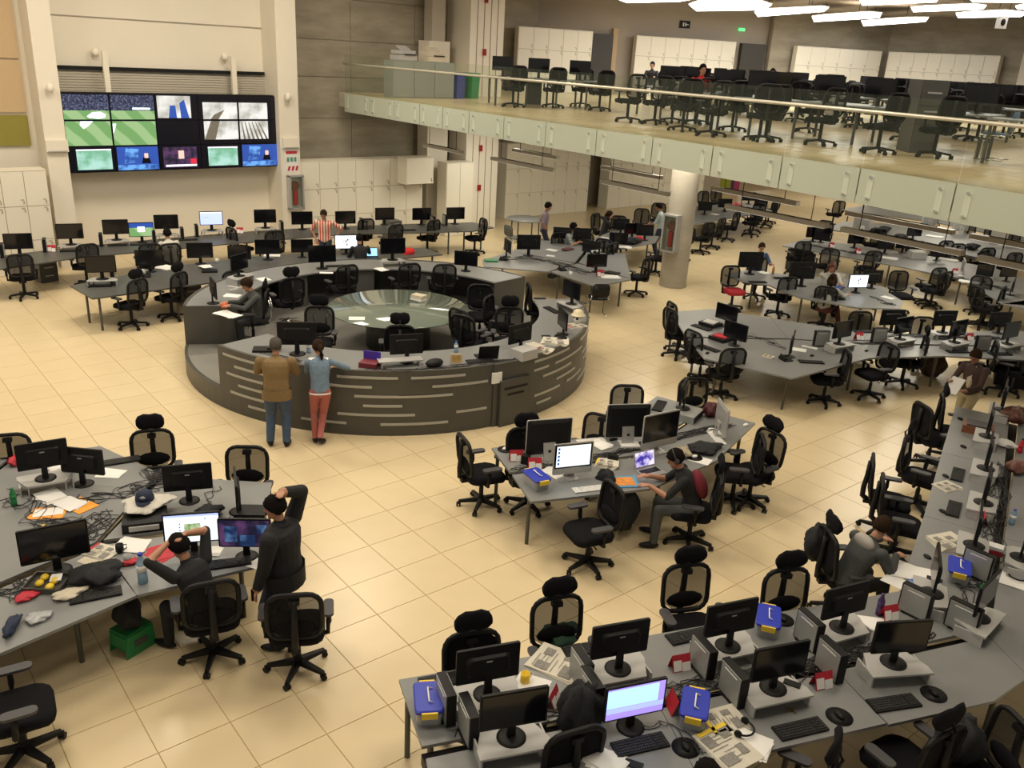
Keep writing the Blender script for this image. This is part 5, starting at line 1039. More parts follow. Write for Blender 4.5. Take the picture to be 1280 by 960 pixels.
for s_ in (1, -1): b.box((s_*.14, 0, .03), (.012, .34, .06)); b.box((0, s_*.17, .03), (.28, .012, .06))
ob('tray', b.mesh('tray', leg_m), t); b = MB()
for k in range(4): b.ell((-.08+.05*k, .06*((k % 2)*2-1), .045), (.05, .04, .03), 8, 5)
ob('snack', b.mesh('snack', yellow_m), t); b = MB(); b.box((.05, -.06, .06), (.12, .1, .01), .3); ob('lid', b.mesh('lid', paper_m), t)
lump('plastic_bag', 'mixed packets beside the keyboard, left desk', 'packets', 52+35, 745, (.3, .16, .06), cream_m, seed=13)
cables([(100, 625), (160, 615), (210, 600), (190, 585)], 'cables tangled between the left desk monitors', n=18, spread=.2, seed=3); cables([(5, 620), (60, 650), (100, 672), (130, 640)], 'dark cables spread over the left desk', n=14, spread=.25, seed=5); cables([(0, 735), (30, 745), (45, 715)], 'cables at the left edge behind the big monitor', n=8, spread=.15, seed=8); cables([(270, 610), (250, 640), (275, 660), (300, 650)], 'cables behind the web page monitor', n=14, spread=.14, seed=12)
t = thing('step_stool', 'green plastic step stool on the floor under the left desk', 'stool', tuple(P(167, 808, 0)), radians(20)); b = MB(); b.box((0, 0, .24), (.30, .24, .03)); ob('top', b.mesh('top', green_m), t)
for s_ in (1, -1): b = MB(); b.box((0, s_*.125, .12), (.34, .02, .24), taper=.85); b.use(1); b.box((0, s_*.135, .13), (.14, .012, .07)); ob('side', b.mesh('side', [green_m, leg_m]), t); b = MB(); b.box((s_*.15, 0, .15), (.02, .24, .15)); ob('end', b.mesh('end', green_m), t)
lump('plastic_bag', 'black plastic bag on the green step stool', 'bag', 163, 785, (.24, .24, .36), blkc, .255, seed=15)

# middle desk
WC = 'on the middle desk'
aio(684, 575, 68, 'silver computer with black back, leftmost on the middle desk', back='black'); aio(714, 598, 250, 'silver computer with lit screen on the middle desk', lit=True, sc=.85); aio(782, 554, 62, 'silver computer seen from behind, beside the white router', back='black'); aio(822, 565, 262, 'large computer with dark screen beside the headphone wearer', sc=1.0, back='black')
m(852, 510, 120, z=.86, where=WC, ex=' on a grey box', sc=.95); aio(899, 545, 325, 'thin silver display with grey screen, right end of middle desk', sc=.85)
t = thing('computer_box', 'grey metal computer under the small monitor, middle desk', 'computer', tuple(P(858, 522, .745)), radians(20)); b = MB(); b.box((0, 0, .055), (.42, .36, .11)); ob('case', b.mesh('case', pcside_m), t); b = MB(); b.box((0, -.182, .055), (.38, .01, .09)); ob('front_panel', b.mesh('front_panel', blk_m), t)
laptop(806, 586, 262, 'open silver laptop with bright screen used by headphone wearer', kind='dim', m_=silver_m)
keyboard(736, 612, 250, WC, white=True); keyboard(712, 585+2, 250, WC, white=True) if False else None; keyboard(896, 549, 330, WC, white=True); keyboard(735+4, 552, 70, WC, white=True); keyboard(824, 508, 120, WC); mouse(932, 532, 0, WC, white=True); mouse(868, 572, 0, WC, pad=True, white=True); mouse(632, 562, 0, WC, pad=True, white=True); mouse(765, 550, 0, WC)
tub(670, 607, 80, 'small clear tub with blue lid on the middle desk'); calendar(645, 575, 240, 'red tent calendar at the left end of the middle desk'); calendar(668, 585, 240, 'red tent calendar behind the blue lidded tub, middle desk')
t = thing('speaker', 'small black box behind the red calendar, middle desk', 'box', tuple(P(657, 579, .745)), .5, None, (lambda b: b.box((0, 0, .06), (.1, .1, .12)).mesh('speaker', blk_m))(MB())); tower(724+10, 592, 330, WC) if False else None
t = thing('magazine', 'bright orange and blue magazine at the middle desk front', 'magazine', tuple(P(780, 603, .745)), radians(60)); b = MB(); b.box((0, 0, .008), (.30, .36, .014)); ob('cover', b.mesh('cover', mat('cover_blue', (.1, .3, .5), .5)), t); b = MB(); b.box((0, 0, .016), (.22, .26, .002)); ob('picture', b.mesh('picture', mat('cover_orange', (.8, .25, .05), .5, var=.6, scale=12)), t)
t = thing('camera', 'black camera beside the open laptop', 'camera', tuple(P(766, 577, .745)), .6); b = MB(); b.box((0, 0, .05), (.06, .14, .09)); ob('body', b.mesh('body', blk_m), t); b = MB(); b.cyl((.03, 0, .045), (.12, 0, .045), .035, n=12); ob('lens', b.mesh('lens', blk_m), t)
newspaper(757, 582, 'folded newspapers beside the black camera', 30, n=8, s=.7); paper(672+20, 591, 'white sheets left of the lit silver computer', rz=10, n=3); paper(875, 575, 'white sheet beside the white mouse', rz=20); paper(750, 556, 'white papers behind the silver computer', n=6, rz=10); paper(895-2, 540, 'white notepad under the thin silver display', n=6, rz=20, sx=.2, sy=.2)
lump('scarf', 'patterned beige scarf behind the headphone wearer', 'scarf', 850, 570, (.32, .26, .12), mat('beige_pattern_cloth', (.45, .38, .27), .9, var=.4, scale=20), seed=4)
lump('laptop_bag', 'black laptop bag lying at the right of the middle desk', 'bag', 881, 563, (.5, .34, .09), blkc, rz=-10, seed=5); lump('handbag', 'dark red bag of clutter behind the silver display', 'bag', 888, 520, (.3, .22, .22), mat('dark_red_bag', (.08, .015, .02), .6), seed=6)
bottle(799, 540, 'small blue water bottle behind the silver computer', h=.22); lump('backpack', 'black backpack hanging at the middle desk edge', 'bag', 778, 662, (.36, .3, .6), blkc, .12, seed=7); lump('jacket', 'black jacket draped on the desk edge left of magazine', 'jacket', 757, 610, (.2, .26, .26), blkc, .62, seed=8)
cables([(640, 590), (700, 577), (770, 567), (850, 545), (930, 528)], 'cables tangled along the middle desk channel', n=16, spread=.12, seed=21); t = thing('router', 'white router between the silver computers', 'router', tuple(P(787, 558, .745)), 1.0, None, (lambda b: b.box((0, 0, .02), (.18, .26, .04)).mesh('router', paper_m))(MB()))

# bare desk right of centre
WD = 'on the bare desk right of centre'
m(906, 408, 180, where=WD, ex=' seen edge on'); m(917, 432, 180, where=WD, ex=' seen edge on'); m(988, 446, 300, where=WD); m(1050, 430, 262, rz=True, where=WD); m(1112, 414, 62, rz=True, where=WD, ex=' seen from behind'); m(1126, 424, 262, rz=True, where=WD); m(1177, 415, 62, rz=True, where=WD, ex=' seen from behind'); m(1194, 428, 262, rz=True, where=WD); m(1246, 416, 62, where=WD, ex=' seen from behind'); m(1260, 430, 262, rz=True, where=WD)
for x, y, f in [(877, 410, 0), (886, 436, 0), (1014, 453, 230), (1197, 440, 240), (1080, 415, 240), (1250, 443, 240)]: keyboard(x, y, f, WD)
for x, y in [(884, 442), (1015, 445), (1083, 439)]: mouse(x, y, 0, WD)
tower(1025, 432, 330, WD); tower(1097, 428, 330, WD); tower(1226, 438, 330, WD)
for x, y, lb in [(888, 407, 'white paper on the black device, left end'), (901, 425, 'red and white box on the black device')]:
    t = thing('scanner', 'black flat device with '+lb, 'device', tuple(P(x, y, .745)), 0); b = MB(); b.box((0, 0, .04), (.34, .36, .07)); ob('body', b.mesh('body', blk_m), t); b = MB(); b.box((0, 0, .085), (.22, .26, .02), .2); ob('papers', b.mesh('papers', paper_m if x == 888 else red_m), t)
paper(998, 437, 'white sheet right of the central monitor', rz=30); paper(1012, 434, 'white slip beside the silver tower', rz=20, sx=.12); calendar(1073, 424, 250, 'red tent calendar on the bare desk by the keyboard'); calendar(1211, 425, 250, 'red tent calendar between back-to-back monitors'); newspaper(960, 446, 'small yellow booklet on the bare desk', 10, s=.5)
phone(976+6, 450, 250, 'black desk phone under the central monitor'); cables([(905, 430), (935, 420), (960, 425), (985, 440)], 'thin loose cables on the bare desk', n=6, spread=.18, seed=31, r=.003); cables([(1060, 430), (1130, 420), (1200, 422), (1270, 424)], 'cables between the back-to-back monitors', n=16, spread=.16, seed=32)
lump('waste_basket', 'brown wicker bag on the floor under the desk', 'basket', 1163, 470, (.5, .45, .5), mat('brown_wicker', (.07, .045, .03), .9, var=.4, scale=20), 0, seed=3)
t = thing('suitcase', 'dark box on the floor under the right desk', 'box', tuple(P(1262, 478, 0)), .4); b = MB(); b.box((0, 0, .3), (.7, .6, .6)); ob('body', b.mesh('body', blkc), t)

# table with the striped-shirt man
WE = 'on the table behind the round counter'
m(660, 319, 62, where=WE, ex=' seen from behind', sc=1.2); m(634, 321, 340, where=WE, ex=' seen edge on'); m(745, 340, 245, where=WE); m(702, 304, 230, where=WE)
phone(630, 325, 300, 'black desk phone at the left end of the grey table'); phone(703, 338, 250, 'black desk phone on the seam of the grey table'); laptop(613, 325, 240, 'small green device at the left end', open_=False, m_=green_m)
paper(688, 320, 'white folded card on the grey table', rz=40, sx=.12, sy=.2, n=4); paper(690, 313, 'white papers before the striped-shirt man', n=5, rz=20); paper(762, 346, 'white papers at the right end of the grey table', n=3, rz=70, sx=.35, sy=.45); laptop(768, 341, 200, 'black keyboard dock beside the red bag', open_=False); calendar(750, 345, 240, 'red tent calendar at the grey table end', z=.745); mug(713, 344, 'white paper cup on the grey table', paper_m); lump('handbag', 'dark red pouch before the striped-shirt man', 'pouch', 709, 313, (.4, .2, .08), mat('dark_red_bag', (.08, .015, .02)), seed=4)
bottle(760, 318, 'clear water bottle left of the concrete column', h=.3); bottle(749, 318, 'small clear bottle beside the dark monitors', h=.22); headset(743, 315, 'white headphones on the dark monitor', 0, .95, paper_m)
cables([(620, 325), (665, 322), (700, 330), (740, 345)], 'cables running over the grey table', n=9, spread=.25, seed=41)
for x, y, f in [(738, 322, 200), (772, 311, 230), (805, 300, 60), (790, 298, 240), (727, 305, 60), (775, 292, 60)]: m(x, y, f, where='left of the concrete column', ex='')
lump('handbag', 'black and red bags on the table left of the column', 'bags', 790, 305, (.6, .4, .2), blkc, seed=6); lump('cap', 'red cap on the table left of the column', 'cap', 798, 302, (.26, .24, .16), redc, seed=2); paper(780, 309, 'white papers left of the concrete column', n=4, rz=50, sx=.3, sy=.4); paper(757, 298, 'white sheets before the dark haired woman', n=4, rz=10); paper(805, 288, 'orange folder by the man in pale blue', m_=orange_m, rz=30)

# table with lit screen
WF = 'on the table with the lit screen'
m(936, 342, 62, where=WF, ex=' seen from behind', sc=1.25); m(1000, 357, 62, where=WF, ex=' seen from behind', sc=1.3); m(1070, 366, 245, kind='white', rz=False, where=WF, sc=1.0); m(1088, 360, 60, where=WF, ex=' seen from behind')
keyboard(978, 348, 60, WF); keyboard(947, 353, 60, WF); paper(1110, 372, 'white sheet at the corner of the lit screen table'); paper(955, 341, 'white note pad on the lit screen table', n=3); bottle(966, 342, 'small amber drink bottle on the lit screen table', h=.2, m_=mat('amber_drink', (.45, .2, .05), .2), capm=red_m); phone(1050, 374, 245, 'black device under the lit screen'); lump('bag', 'blue bag beside the lit screen', 'bag', 1046, 362, (.4, .3, .1), mat('blue_cloth', (.05, .07, .2), .8))
cables([(1090, 372), (1110, 380), (1120, 382)], 'cable looping over the round desk corner', n=5, spread=.15, seed=51)

# far rows under the gallery
for x, y, f in [(1016, 302, 240), (1026, 303, 240), (1068, 310, 240), (1106, 317, 240), (1128, 316, 240), (1141, 300, 240), (1171, 326, 240), (1228, 352, 245), (1258, 352, 245), (1264, 369, 290), (1140, 320, 60)]: m(x, y, f, where='in the rows under the gallery')
for x, y, f, n in [(1075, 292, 60, 'left'), (1246, 309, 62, 'right'), (1160, 284, 62, 'middle'), (1199, 292, 62, 'far')]: aio(x, y, f, 'white backed computer in the far rows, %s one' % n)
for x, y, f, n in [(1201, 345, 60, 'left'), (1238, 350, 60, 'right')]: aio(x, y, f+60, 'silver computer stand beside the red calendar, %s one' % n, sc=.8)
calendar(1039, 309, 250, 'red tent calendar in the near row under the gallery'); calendar(1072, 317, 250, 'red tent calendar on the desk below the white computer'); calendar(1193, 342, 250, 'red tent calendar by the silver stands')
for x, y, lb in [(1085, 289, 'left end'), (1168, 296, 'beside black monitor'), (1185, 325, 'near row'), (1110, 323, 'middle of near row'), (1212, 353, 'by the silver stands')]: paper(x, y, 'pale papers heaped on a far desk, '+lb, n=8, sx=.3, sy=.5, rz=20)
t = thing('printer', 'white printer in the near row under the gallery', 'printer', tuple(P(1145, 322, .745)), .9); b = MB(); b.box((0, 0, .09), (.4, .45, .18)); ob('body', b.mesh('body', riser_m), t); b = MB(); b.box((0, 0, .20), (.34, .36, .03)); ob('lid', b.mesh('lid', paper_m), t)
for k, (x, y) in enumerate([(1095, 292), (1105, 290), (1125, 300), (1215, 312), (1230, 322)]): lump('bag', 'dark heap on a far desk under the gallery, %s from left' % ['first', 'second', 'third', 'fourth', 'fifth'][k], 'bag', x, y, (.5, .35, .2), blkc, seed=k)
cables([(1010, 306), (1060, 315), (1130, 325)], 'cables along the near row under the gallery', n=10, spread=.2, seed=61); cables([(1190, 345), (1240, 358), (1270, 365)], 'cables by the right far desks', n=10, spread=.2, seed=62)
t = thing('cabinet', 'black cabinet under the near row end', 'cabinet', (P(998, 340, 0).x, P(998, 340, 0).y, 0), .9); b = MB(); b.box((0, 0, .32), (.8, .6, .64)); ob('carcass', b.mesh('carcass', blk_m), t)
for x, y in [(905, 264), (880, 268), (935, 255), (950, 262)]: m(x, y, 60, where='right of the concrete column')
lump('handbag', 'red and white bags on the desk right of the column', 'bags', 918, 260, (.6, .4, .2), red_m, seed=9); paper(925, 258, 'white papers on the desk right of the column', n=5, sx=.3, sy=.4); paper(893, 268, 'white sheets on the desk beside the concrete column', n=5)
for k, (x, c_) in enumerate([(901, (.30, .33, .02)), (912, (.35, .03, .12)), (905, (.05, .03, .08))]):
    q_ = P(x, 250, 0); thing('poster_board', ['yellow green board', 'pink board', 'dark purple board'][k]+' standing behind the column desks', 'board', tuple(P(x, 240, 0)), radians(60), None, (lambda b: b.box((0, 0, .6), (.05, .9, 1.0)).mesh('poster_board', mat('board_%d' % k, c_, .6)))(MB()))

# screen wall desks
WW = 'on the screen wall desks'
for x, y, k in [(25, 319, 'off'), (89, 306, 'off'), (146, 300, 'off'), (178, 303, 'field'), (209, 293, 'off'), (265, 288, 'blue'), (332, 285, 'off'), (378, 287, 'off'), (432, 286, 'off'), (481, 281, 'off'), (527, 281, 'off'), (569, 280, 'off')]: m(x, y, 255, kind=k, rz=(x in (89, 146, 209, 265, 332)), where=WW, sc=1.12)
for x, y in [(4, 321), (57, 314), (127, 307), (193, 303), (228, 299), (246, 295), (352, 290), (452, 286), (541, 283), (556, 281)]: tower(x, y, 255, WW)
for x, y in [(88, 314), (147, 307), (172, 306), (235, 300), (400, 293), (510, 288)]: keyboard(x, y, 75, WW)
calendar(65, 314, 250, 'red tent calendar left of the first white riser'); calendar(300, 291, 250, 'small red calendar by the blue monitor')
W2 = 'on the desk row behind the round counter'
m(128, 349, 250, rz=True, where=W2, sc=1.1); m(188, 340, 250, where=W2, sc=1.1); m(251, 330, 250, where=W2, sc=1.1); m(335, 325, 250, where=W2, sc=1.1); m(378, 322, 250, where=W2); m(433, 318, 250, kind='white', where=W2, sc=1.1); laptop(464, 322, 250, 'small laptop with blue screen behind the round counter', kind='blue'); m(300, 331, 240, where=W2)
keyboard(125, 358, 70, W2); tower(142, 352, 250, W2); phone(183, 346, 250, 'black desk phone on the second row desk'); paper(208, 335, 'white papers heaped on the second row desk', n=6, rz=30, sx=.3, sy=.4); paper(258, 333, 'white sheet on a black tray, second row', n=2, z=.80); paper(340, 320, 'stack of magazines behind the counter ring', n=8, rz=60, sx=.25, sy=.35); laptop(262, 338, 250, 'black tray under the white sheet', open_=False)
mug(271, 328, 'white paper cup on the second row desk', paper_m); mug(178, 345, 'grey bin like cup on the second row desk', pcside_m, r=.08, h=.14)
pedestal(57, 350, 12, 'dark drawer pedestal under the screen wall desks'); pedestal(237, 380, 0, 'dark drawer pedestal at the right of the second row'); pedestal(490, 300, 0, 'dark drawer pedestal beside the striped shirt man')
c = P(512, 317, .745); t = thing('cap', 'red cap at the right end of the desk row behind the counter', 'cap', tuple(c)); b = MB(); b.ell((0, 0, .05), (.14, .13, .11), 12, 8); ob('crown', b.mesh('crown', redc), t); b = MB(); b.box((-.12, 0, .01), (.14, .16, .015)); ob('peak', b.mesh('peak', redc), t)
cables([(110, 395), (140, 395), (165, 385)], 'beige cables hanging under the second row desk', z=.1, n=4, spread=.2, seed=71, m_=cream_m)

# counter ring things
WR = 'on the round counter'
m(300, 345, 300, z=ZR, rz=True, where=WR); m(403, 336, 255, z=ZR, where=WR, sc=1.15); m(268, 379, 350, z=ZR, rz=False, where=WR, ex=' seen edge on'); m(491, 325, 255, z=ZR, rz=True, where=WR, sc=1.1); m(582, 339, 225, z=ZR, where=WR); m(372, 442, 60, z=ZR, where=WR, sc=1.15, ex=' seen from behind'); m(508, 452, 70, z=ZR, where=WR, ex=' seen from behind'); m(649, 437, 95, z=ZR, where=WR, ex=' seen from behind'); m(702, 418, 155, z=ZR, where=WR, ex=' seen from behind'); m(713, 380, 175, z=ZR, rz=True, where=WR)
laptop(329, 441, 60, 'closed dark laptop at the left end of the front counter', z=ZR, open_=False); laptop(610, 449, 70, 'open black laptop seen from behind on the front counter', z=ZR, kind='off')
for x, y, f in [(310, 381, 350), (685, 425, 150), (690, 388, 170), (600, 452, 70), (420, 333, 250)]: keyboard(x, y, f, WR, z=ZR)
phone(342, 437, 60, 'black desk phone at the left end of the front counter', z=ZR); phone(700, 424, 150, 'black desk phone by the right counter monitor', z=ZR)
bottle(349, 437, 'small water bottle on the front counter, left', z=ZR, h=.2); bottle(386, 441, 'small water bottle between the two standing people', z=ZR, h=.22); bottle(570, 440, 'slim clear bottle standing on the middle front counter', z=ZR, h=.2)
paper(285, 393, 'white sheets at the left end of the round counter', z=ZR, n=4, rz=20, sx=.25, sy=.5); paper(290, 370, 'white papers beside the seated man', z=ZR, n=3, rz=50); paper(330, 349, 'white sheets on the inner counter', z=ZR, n=2); paper(408, 341, 'white sheet under the dark counter monitor', z=ZR, rz=60, n=1, sx=.15); paper(477, 337, 'white papers by the grey riser', z=ZR, n=4); paper(397, 450, 'white notebook under the woman\'s arm', z=ZR, n=4, rz=60, sx=.15); newspaper(693, 428, 'folded newspaper on the right of the front counter', z=ZR, rz=40, n=6, colr=False, s=1.2); newspaper(680, 440, 'stack of books and magazines on the front counter', z=ZR, rz=20, n=9, s=.6, colr='r'); newspaper(720, 408, 'crumpled newspaper beside the white hard hat', z=ZR, rz=80, n=4, s=.9, colr='r'); paper(669, 432, 'yellow and white leaflets on the front counter', z=ZR, n=3, m_=MATS.get('newsprint'))
mat_or = mat('orange_ball', (.6, .09, .02), .6); b = MB(); b.ell((0, 0, .06), (.075, .075, .06), 14, 10); thing('orange_ball', 'small orange ball shaped object at the seated man\'s desk', 'ball', tuple(P(281, 386, ZR)), 0, None, b.mesh('orange_ball', mat_or))
t = thing('hard_hat', 'white hard hat on a white skull figure, right counter', 'hat', tuple(P(722, 404, ZR))); b = MB(); b.lathe([(.14, .16), (.13, .165), (.105, .19), (.09, .235), (.05, .265), (.005, .275)], n=20); ob('hat', b.mesh('hat', mat('cream_hat', (.68, .60, .40), .5)), t); b = MB(); b.ell((0, 0, .10), (.10, .085, .10), 12, 10); ob('head_figure', b.mesh('head_figure', paper_m), t); b = MB()
for s_ in (1, -1): b.ell((-.075, s_*.035-.02, .11), (.03, .022, .025), 8, 6)
ob('eye_socket', b.mesh('eye_socket', blk_m), t)
t = thing('gift_box', 'open purple and red box on the front counter', 'box', tuple(P(462, 458, ZR)), radians(40)); b = MB(); b.box((0, 0, .04), (.22, .28, .08)); ob('tray', b.mesh('tray', mat('dark_red_print', (.16, .02, .03), .6, var=.4, scale=20)), t); b = MB(); b.box((.12, 0, .13), (.02, .28, .16)); ob('lid', b.mesh('lid', mat('purple_print', (.06, .03, .35), .5)), t)
t = thing('photo_frame', 'small framed picture standing on the front counter', 'picture frame', tuple(P(570, 455, ZR)), radians(240)); b = MB(); b.box((0, 0, .09), (.015, .2, .17)); ob('frame', b.mesh('frame', cream_m), t); b = MB(); b.box((.009, 0, .09), (.003, .15, .12)); ob('picture', b.mesh('picture', mat('picture_print', (.55, .35, .12), .6, var=.7, scale=14)), t)
t = thing('lamp_console', 'pale curved stand with black speaker on the front counter', 'stand', tuple(P(500, 457, ZR)), radians(-20)); b = MB(); b.box((0, 0, .10), (.7, .2, .015)); b.box((-.3, 0, .05), (.02, .2, .1)); b.box((.3, 0, .05), (.02, .2, .1)); ob('shelf', b.mesh('shelf', riser_m), t)
b = MB(); b.ell((0, 0, .06), (.16, .1, .07), 12, 8); thing('speaker', 'rounded black speaker right of the pale stand', 'speaker', tuple(P(543, 458, ZR)), 0, None, b.mesh('speaker', blk_m)); b = MB(); b.box((0, 0, .08), (.36, .28, .16)); thing('storage_box', 'white box under the right front counter monitor', 'box', tuple(P(655, 447, ZR)), .1, None, b.mesh('storage_box', riser_m))
t = thing('craft_model', 'white cross shaped paper model beside the seated man', 'model', tuple(P(300, 366, ZR))); 
for k in range(3): b = MB(); b.box((0, 0, .1), (.5, .03, .015), R=Matrix.Rotation(k*1.1, 3, 'Z') @ Matrix.Rotation(.3, 3, 'Y')); ob('arm', b.mesh('arm', paper_m), t)
cables([(320, 437), (350, 447), (380, 455)], 'cables at the left end of the front counter', z=ZR, n=8, spread=.1, seed=81); cables([(455, 462), (510, 464), (560, 460), (640, 450), (690, 432)], 'dark cables along the front counter', z=ZR, n=14, spread=.08, seed=82); cables([(730, 395), (733, 380), (720, 375)], 'cables at the right end of the round counter', z=ZR, n=5, spread=.08, seed=83)

# gallery things
def copier(x, y, label, m_, w_=.6):
    c = P(x, y, ZM); t = thing('photocopier', label, 'printer', (c.x, c.y, ZM), radians(0)); b = MB(); b.box((0, 0, .07), (w_, .5, .14)); ob('body', b.mesh('body', m_), t); b = MB(); b.box((0, .02, .22), (w_*.9, .45, .1)); ob('scanner_lid', b.mesh('scanner_lid', m_), t); b = MB(); b.box((-.05, -.05, .33), (w_*.5, .3, .04), R=Matrix.Rotation(.3, 3, 'X')); ob('paper_feeder', b.mesh('paper_feeder', m_), t); b = MB(); b.box((.05, -.26, .16), (w_*.6, .04, .03)); ob('control_panel', b.mesh('control_panel', blk_m), t); return t
g1 = P(530, 123, ZM); t = thing('printer_cabinet', 'grey cabinet under the two photocopiers on the gallery', 'cabinet', (g1.x, g1.y+.25, ZM)); 
b = MB(); b.box((0, 0, .5), (2.1, .5, 1.0)); ob('carcass', b.mesh('carcass', pcside_m), t)
for k in range(3): b = MB(); b.box((-.7+.7*k, -.26, .5), (.66, .02, .94)); ob('door', b.mesh('door', pcside_m), t)
for dx, lb, m_ in ((-.55, 'grey photocopier, left one on the gallery cabinet', riser_m), (.45, 'beige photocopier, right one on the gallery cabinet', cream_m)):
    t = copier(530, 123, lb, m_); t.location = (g1.x+dx, g1.y+.25, ZM+1.01)
for x, m_, lb in ((570, bluebin_m, 'blue recycling bin beside the gallery cabinet'), (588, green_m, 'green recycling bin beside the gallery cabinet')):
    c = P(x, 123, ZM); t = thing('recycling_bin', lb, 'bin', (c.x, c.y, ZM), .3); b = MB(); b.box((0, 0, .35), (.36, .34, .7), taper=1.12); ob('body', b.mesh('body', m_), t); b = MB(); b.box((0, 0, .72), (.42, .40, .05)); ob('lid', b.mesh('lid', m_), t)
WG = 'on the gallery desks'
def gdesk(pl, lg_, label): desk('workstation_desk', label, [pl], lg_, m_=desk_m, z0=ZM, legr=.03)
def gp(x, y, z=ZM): q_ = P(x, y, z); return (q_.x, q_.y)
def grow(a, c, dep, label, n=3):
    a = Vector(a); c = Vector(c); d = c-a; nrm = Vector((-d.y, d.x)).normalized()
    if nrm.x < 0: nrm = -nrm
    pcs = []; lg_ = []
    for k in range(n):
        p0 = a+d*k/n; p1 = a+d*(k+1)/n; pcs.append([tuple(p0), tuple(p1), tuple(p1+nrm*dep), tuple(p0+nrm*dep)]); lg_ += [tuple(p0+nrm*.1+d.normalized()*.08), tuple(p0+nrm*(dep-.1)+d.normalized()*.08)]
    lg_ += [tuple(c+nrm*.1-d.normalized()*.08)]
    desk('workstation_desk', label, pcs, lg_, z0=ZM, legr=.03)
def gmon(x, y, f, wh='on the front gallery desks'): 
    t = thing('monitor', 'black flat monitor', 'monitor', (x, y, ZM+.745), radians(f), 'monitors '+wh, None, wh); h_ = ob('housing', HS, t); ob('screen', scr('off'), h_); ob('stand_neck', ST, t); ob('stand_base', BS, t); t.scale = (1.15,)*3
def gchair(x, y, f, head=False, wh=''):
    t = thing('office_chair', 'black padded office chair'+(' with headrest' if head else ''), 'chair', (x, y, ZM), radians(f), 'office chairs '+wh, None, wh)
    for nm, me in (('base', far_base), ('seat', CM['seat']), ('backrest', back_solid), ('backrest_frame', CM['backrest_frame']), ('spine', CM['spine']), ('armrest', CM['armL']), ('armrest', CM['armR'])): ob(nm, me, t)
    if head: ob('headrest', CM['headrest'], t)
def along(a, c, ts, off, f):
    a = Vector(a); c = Vector(c); d = c-a; nrm = Vector((-d.y, d.x)).normalized()
    if nrm.x < 0: nrm = -nrm
    for t_ in ts: q_ = a+d*t_+nrm*off; gmon(q_.x, q_.y, f)
for a, c, n, lb, ts in [(gp(616, 132), gp(766, 139), 4, 'grey gallery desk row at the left, behind glass', (.1, .4, .75)), (gp(790, 142), gp(932, 171), 4, 'grey gallery desk row in the middle, behind glass', (.1, .35, .6, .85)), (gp(983, 173), gp(1225, 198), 3, 'grey gallery desk row at the right, behind glass', (.12, .4, .65, .9))]:
    grow(a, c, 1.5, lb, n); along(a, c, ts, .75, 215)
rnd = random.Random(11)
for U, v0, v1, nm in ((22.3, 9.0, 19.5, 'second'), (26.0, 9.5, 23.5, 'third'), (31.0, 11.0, 24.0, 'fourth'), (36.0, 12.5, 22.0, 'fifth')):
    grow((U, v1), (U, v0), 1.6, 'grey desk row, %s from the glass on the gallery' % nm, 4)
    k = 0; y = v0+.6; wh = 'in the %s gallery row' % nm
    while y < v1-.4:
        gmon(U+.5, y, 180+rnd.uniform(-15, 15), wh); gmon(U+1.1, y+.5, rnd.uniform(-15, 15), wh); gchair(U-.45, y+rnd.uniform(-.2, .2), rnd.uniform(-30, 30), U < 23 and k == 1, wh)
        if k % 2 == 0: gchair(U+2.05, y+.4, 180+rnd.uniform(-25, 25), k == 2, wh)
        y += 1.55; k += 1
c = P(1140, 191, ZM); t = thing('filing_cabinet', 'tall dark filing cabinet between gallery chairs', 'cabinet', (c.x+.3, c.y+.1, ZM), radians(50-90)); b = MB(); b.box((0, 0, .65), (.5, .6, 1.3)); ob('carcass', b.mesh('carcass', deskdark_m), t)
for k in range(3): b = MB(); b.box((0, -.305, .35+.33*k), (.46, .02, .3)); d_ = ob('drawer', b.mesh('drawer', deskdark_m), t); b = MB(); b.box((0, -.325, .42+.33*k), (.26, .02, .03)); ob('drawer_handle', b.mesh('drawer_handle', silver_m), d_)
c = P(667, 130, ZM); t = thing('drawer_pedestal', 'dark pedestal under the left gallery desks', 'drawers', (c.x, c.y, ZM), -.7); ob('carcass', PED, t); 
t = thing('side_table', 'small metal framed table at the right end of the gallery', 'table', tuple(P(1258, 205, ZM)), .3)
for x, y in ((-.35, -.35), (.35, -.35), (.35, .35), (-.35, .35)): b = MB(); b.cyl((x, y, 0), (x, y, .72), .03, n=8); ob('leg', b.mesh('leg', leg_m), t)
b = MB(); b.box((0, 0, .735), (.85, .85, .03)); ob('tabletop', b.mesh('tabletop', desk_m), t); b = MB(); b.box((0, -.35, .03), (.7, .04, .03)); ob('stretcher', b.mesh('stretcher', leg_m), t)
for x, y, lb in []: calendar(x, y, 240, 'red calendar on a gallery desk beside the glass', z=ZM+.745)
a = MB(); a.box((0, 0, 0), (.25, .12, .3)); c = MB(); c.ell((0, -.06, 0), (.07, .03, .09))
small('wall_speaker', 'white box with dark dome on the gallery column', 'device', [('housing', a, paper_m), ('dome', c, blk_m)], tuple(P(1252, 28, 7.2)), -.5)

hose((COLX+.43*cos(radians(190)), COLY+.43*sin(radians(190)), 1.5), radians(-80), 'metal fire hose cabinet on the round concrete column', .95)
